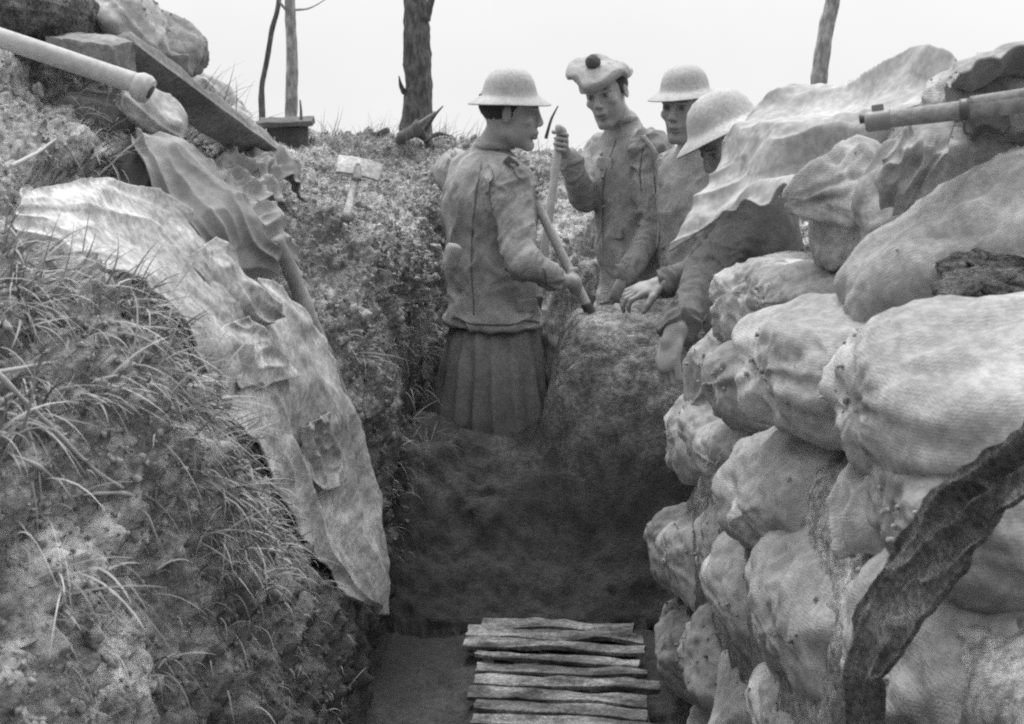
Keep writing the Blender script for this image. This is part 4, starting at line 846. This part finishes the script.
under(new_obj('blade', V, np.concatenate([g, g[:, ::-1]+400, np.stack([b2, b, b+400, b2+400], -1)]), M['canvas']), sh)
v, f = tube_geo([P(357, 180, SY-.1), P(357.5, 168, SY-.08), P(358, 163, SY-.08)], [.015, .013, .006], 10, 12); under(new_obj('socket', v, f, M['canvas']), sh)
# ================================================================== LEFT BANK TIMBER AND POLE
pl = empty('pole', 'round wooden tool pole jutting in from the left, its end resting on the bank', 'pole', tuple(P(60, 62, 2.75)))
v, f = tube_geo(straight(P(-90, 8, 2.72), P(138, 84, 2.78), 30), [.0235, .022, .023], 24, None, .02, 3); under(new_obj('shaft', v, f, M['wood']), pl)
e0, e1 = P(133, 82, 2.78), P(150, 92, 2.78); v, f = tube_geo([e0, e0*.7+e1*.3, e0*.3+e1*.7, e1], [.022, .031, .033, .028], 24, 24, .05, 3); under(new_obj('end_knob', v, f, M['wood']), pl)
hd = e1+(e1-e0)*.03; v, f = tube_geo([hd-(e1-e0)*.1, hd+(e1-e0)*.04], [.016, .0155], 18, 4); under(new_obj('socket_hole', v, f, M['canvasd']), pl)
def timber(label, c, s, R, m='plank', name='timber', grp='timbers in the left bank'):
    V, Fq = box_geo(c, s, R, .12, .006, int(c[0]*50) % 50, 14); return tag(new_obj(name, V, Fq, M[m]), label, 'timber', grp)
pa, pb = P(114, 46, 3.0), P(262, 152, 3.85); ax_ = (pb-pa)/2
timber('long sawn plank running down the bank from the beam end to the box', (pa+pb)/2, (np.linalg.norm(ax_), .05, .022), axis_rot(ax_)@rot(0, 0, -28))
timber('square beam end poking out of the bank above the pole', P(92, 54, 2.98), (.085, .06, .036), rot(-12, 8, 6))
timber('short square block standing behind the long plank', P(168, 72, 3.35), (.045, .05, .05), rot(20, 8, 0))
timber('small weathered wooden block under the pole end', P(100, 112, 3.0), (.08, .06, .035), rot(15, 12, 10))
V, Q = sandbag_mesh(.36, .22, .15, 91, 0, 2.6, .3)
for k, (px, py, Y, a, b, c, yw, pt, lab, m) in enumerate([(-6, 4, 3.1, .21, .2, .085, 0, 8, 'dark earth-stained sandbag at the top left corner', 'strip'), (128, 26, 3.3, .09, .09, .08, 30, 50, 'small torn pale sandbag beside the top of the plank', 'bag'), (150, 116, 3.0, .06, .06, .04, 20, 40, 'crushed pale sandbag under the pole end', 'bag'), (215, 108, 4.2, .13, .1, .07, 10, 35, 'pale weathered sandbag half way down the skyline', 'bag'), (160, 48, 3.9, .12, .1, .09, 0, 40, 'grey sandbag behind the plank on the skyline', 'bagd')]):
    sandbag(px, py, Y, a, b, c, yw, pt, 0, lab, m, group='sandbags in the left bank', crumple=.3)
for k, (pts, rd, lab) in enumerate([
 ([(-20, 392, 1.55), (40, 430, 1.62), (85, 470, 1.68), (112, 492, 1.72)], [.004, .0035, .003, .002], 'pale forked root running down the near left bank'),
 ([(62, 500, 1.66), (88, 492, 1.68), (118, 494, 1.72), (136, 512, 1.76)], [.0015, .003, .003, .001], 'pale root hooking right below the forked root'),
 ([(-10, 385, 1.6), (22, 372, 1.66), (50, 362, 1.72)], [.003, .0025, .001], 'straight pale twig at the left edge above the roots'),
 ([(0, 455, 1.5), (30, 470, 1.55), (46, 486, 1.6)], [.001, .003, .001], 'short pale root at the left edge'),
 ([(8, 172, 2.3), (35, 158, 2.4), (52, 142, 2.5)], [.004, .004, .003], 'thin pale stick lying above the sheet at far left'),
 ([(60, 150, 2.5), (72, 168, 2.46), (84, 182, 2.44)], [.003, .003, .001], 'short pale twig beside the canvas strap')]):
    pp = []
    for (x, y, Y) in pts:
        dd = np.abs(TPX-x)+np.abs(TPY-y)+np.where((TX[:, 1] > 1.0) & (TX[:, 1] < 3.4), 0, 1e4); i = np.argmin(dd+TD*3) if x >= 0 else None
        pp.append((TX[i]+TNf[i]*.012) if i is not None else P(x, y, Y))
    if pts[0][0] < 0: pp[0] = pp[1]+(pp[1]-pp[2])*1.2
    v, f = tube_geo(pp, rd, 7, 40, .3, k, 40); tag(new_obj('root', v, f, M['root']), lab, 'root', 'roots and twigs in the near bank')
# ================================================================== RIFLE
ra, rb = P(868, 122, 1.95), P(1030, 101, 1.86); ax = (rb-ra)/np.linalg.norm(rb-ra); RR = axis_rot(ax); W = lambda x, y, z: ra+RR@A_(x, y, z)
rf = empty('rifle', 'bolt action rifle lying across the right parapet bags, muzzle pointing left', 'rifle', tuple(ra))
def part(name, geo, m, root=rf): v, f = geo; return under(new_obj(name, v, f, M[m]), root)
part('fore_end', tube_geo([W(.015, 0, 0), W(.2, 0, -.001), W(.42, 0, -.004), W(.62, 0, -.01)], [.013, .0155, .018, .021], 16, 40, .03, 2), 'plank')
part('nose_cap', tube_geo([W(-.004, 0, 0), W(0, 0, 0), W(.03, 0, 0), W(.034, 0, 0)], [.010, .016, .016, .014], 18, 12), 'gun')
part('barrel', tube_geo([W(-.012, 0, .006), W(.01, 0, .006)], [.0075, .0075], 14, 4), 'steeld')
part('front_sight', box_geo(W(.016, 0, .018), (.009, .004, .007), RR, .3, 0, 0, 5), 'gun')
part('barrel_band', tube_geo([W(.135, 0, 0), W(.148, 0, 0)], [.0165, .0165], 18, 4), 'steeld')
part('handguard', tube_geo([W(.15, 0, .006), W(.3, 0, .009), W(.42, 0, .011)], [.0125, .013, .014], 14, 20), 'plank')
part('rear_sight', box_geo(W(.40, 0, .036), (.045, .010, .008), RR, .3, 0, 0, 5), 'steeld')
part('receiver', box_geo(W(.56, 0, .014), (.10, .018, .022), RR, .5, 0, 0, 8), 'gun')
part('magazine', box_geo(W(.60, 0, -.045), (.045, .012, .03), RR@rot(0, 8, 0), .3, 0, 0, 6), 'steeld')
part('bolt_handle', tube_geo([W(.68, .0, .02), W(.69, -.035, .01), W(.69, -.045, -.01)], [.005, .005, .009], 8, 12), 'steeld')
part('butt', tube_geo([W(.62, 0, -.008), W(.76, 0, -.022), W(.86, 0, -.04), W(1.10, 0, -.065), W(1.13, 0, -.068)], [.026, .022, .032, .05, .05], 16, 50), 'plank')
part('sling_swivel', tube_geo([W(.14, 0, -.02), W(.14, 0, -.034), W(.15, 0, -.036)], [.003, .003, .003], 6, 8), 'steeld')
# helmet-like dark fold and stones on the right bags
idx3 = near_verts((930, 215, 1024, 300), 1.5, 3.4, 2.5)
def stones(n, label):
    V = []; Fc = []; o = 0
    for i in range(n):
        yy_ = rng.uniform(238, 296); p = P(rng.uniform(945+(296-yy_)*.2, 1070), yy_, 1.72+(296-yy_)*.006+rng.uniform(-.01, .03)); v, f = protos[rng.integers(6)]; r = rng.uniform(.006, .024)
        V.append((v*A_(1.3, 1, .6)*r)@rot(*rng.uniform(-25, 25, 3)).T+p); Fc.append(f+o); o += len(v)
    return tag(new_obj('rubble', np.concatenate(V), np.concatenate(Fc), M['strip']), label, 'rubble', kind='stuff')
stones(420, 'flat dark stones and crumbs of earth on top of the huge pale bag')

# crumbs of earth spilled on and between the bags
V = []; Fc = []; o_ = 0
for b_ in [x for x in COL.objects if x.name.startswith('sandbag')]:
    me = b_.data; n = len(me.vertices); c_ = np.empty(n*3, dtype=np.float32); me.vertices.foreach_get('co', c_); R_ = np.array(b_.rotation_euler.to_matrix()); W_ = c_.reshape(-1, 3).astype(float)@R_.T+np.array(b_.location)
    nn = (W_-np.array(b_.location)); nn /= np.linalg.norm(nn, axis=1, keepdims=True)
    top = np.nonzero((nn[:, 2] > -.1) & (fbm(W_*7, 2, 61) > .12))[0]
    if not len(top): continue
    for i in rng.choice(top, 110):
        r = .001+.0045*rng.random()**3; v, f = small[rng.integers(6)]; V.append(v*r+W_[i]+rng.normal(0, .006, 3)*A_(1, 1, 0)); Fc.append(f+o_); o_ += len(v)
tag(new_obj('crumbs', np.concatenate(V), np.concatenate(Fc), M['clod']), 'crumbs of earth spilled over the sandbags', 'soil', kind='stuff')

def seam(man, pts, r=.0035, name='seam', m='woold', off=.001):
    q = []
    for x, y in catmull(np.array(pts, float), 24):
        try: q.append(snap(tun(man), x, y, off))
        except Exception: pass
    if len(q) < 4: return
    q = np.array(q); q[1:-1] = (q[:-2]+q[1:-1]+q[2:])/3
    v, f = tube_geo(q, [r*.6, r, r*.6], 6, 40, .2, 5, 40); new_obj(name, v, f, M[m], tun(man))
seam(m1, [(478, 158), (472, 200), (468, 250), (470, 312)])
seam(m1, [(492, 166), (486, 190), (488, 214)]); seam(m1, [(449, 318), (490, 322), (548, 319)], .005, 'hem')
seam(m1, [(546, 268), (549, 280), (547, 290)], .004, 'cuff')
seam(m1, [(500, 158), (512, 164), (524, 176)], .009, 'shoulder_strap', 'wool', .003)
seam(m2, [(612, 138), (602, 170), (599, 215), (600, 260)], .004, 'front_edge'); seam(m2, [(640, 148), (636, 172), (638, 195)], .0035)
seam(m2, [(652, 175), (662, 215), (660, 262)], .008, 'webbing_strap', 'wooll', .003)
for man, x, y in ((m1, 530, 302), (m2, 612, 236)):
    try: v, f = box_geo(snap(tun(man), x, y), (.045, .006, .022), axis_rot(TR1[:, 1] if man is m1 else TR2[:, 0]), .4, .002, 5, 8); new_obj('pocket_flap', v, f, M['wool'], tun(man))
    except Exception: pass
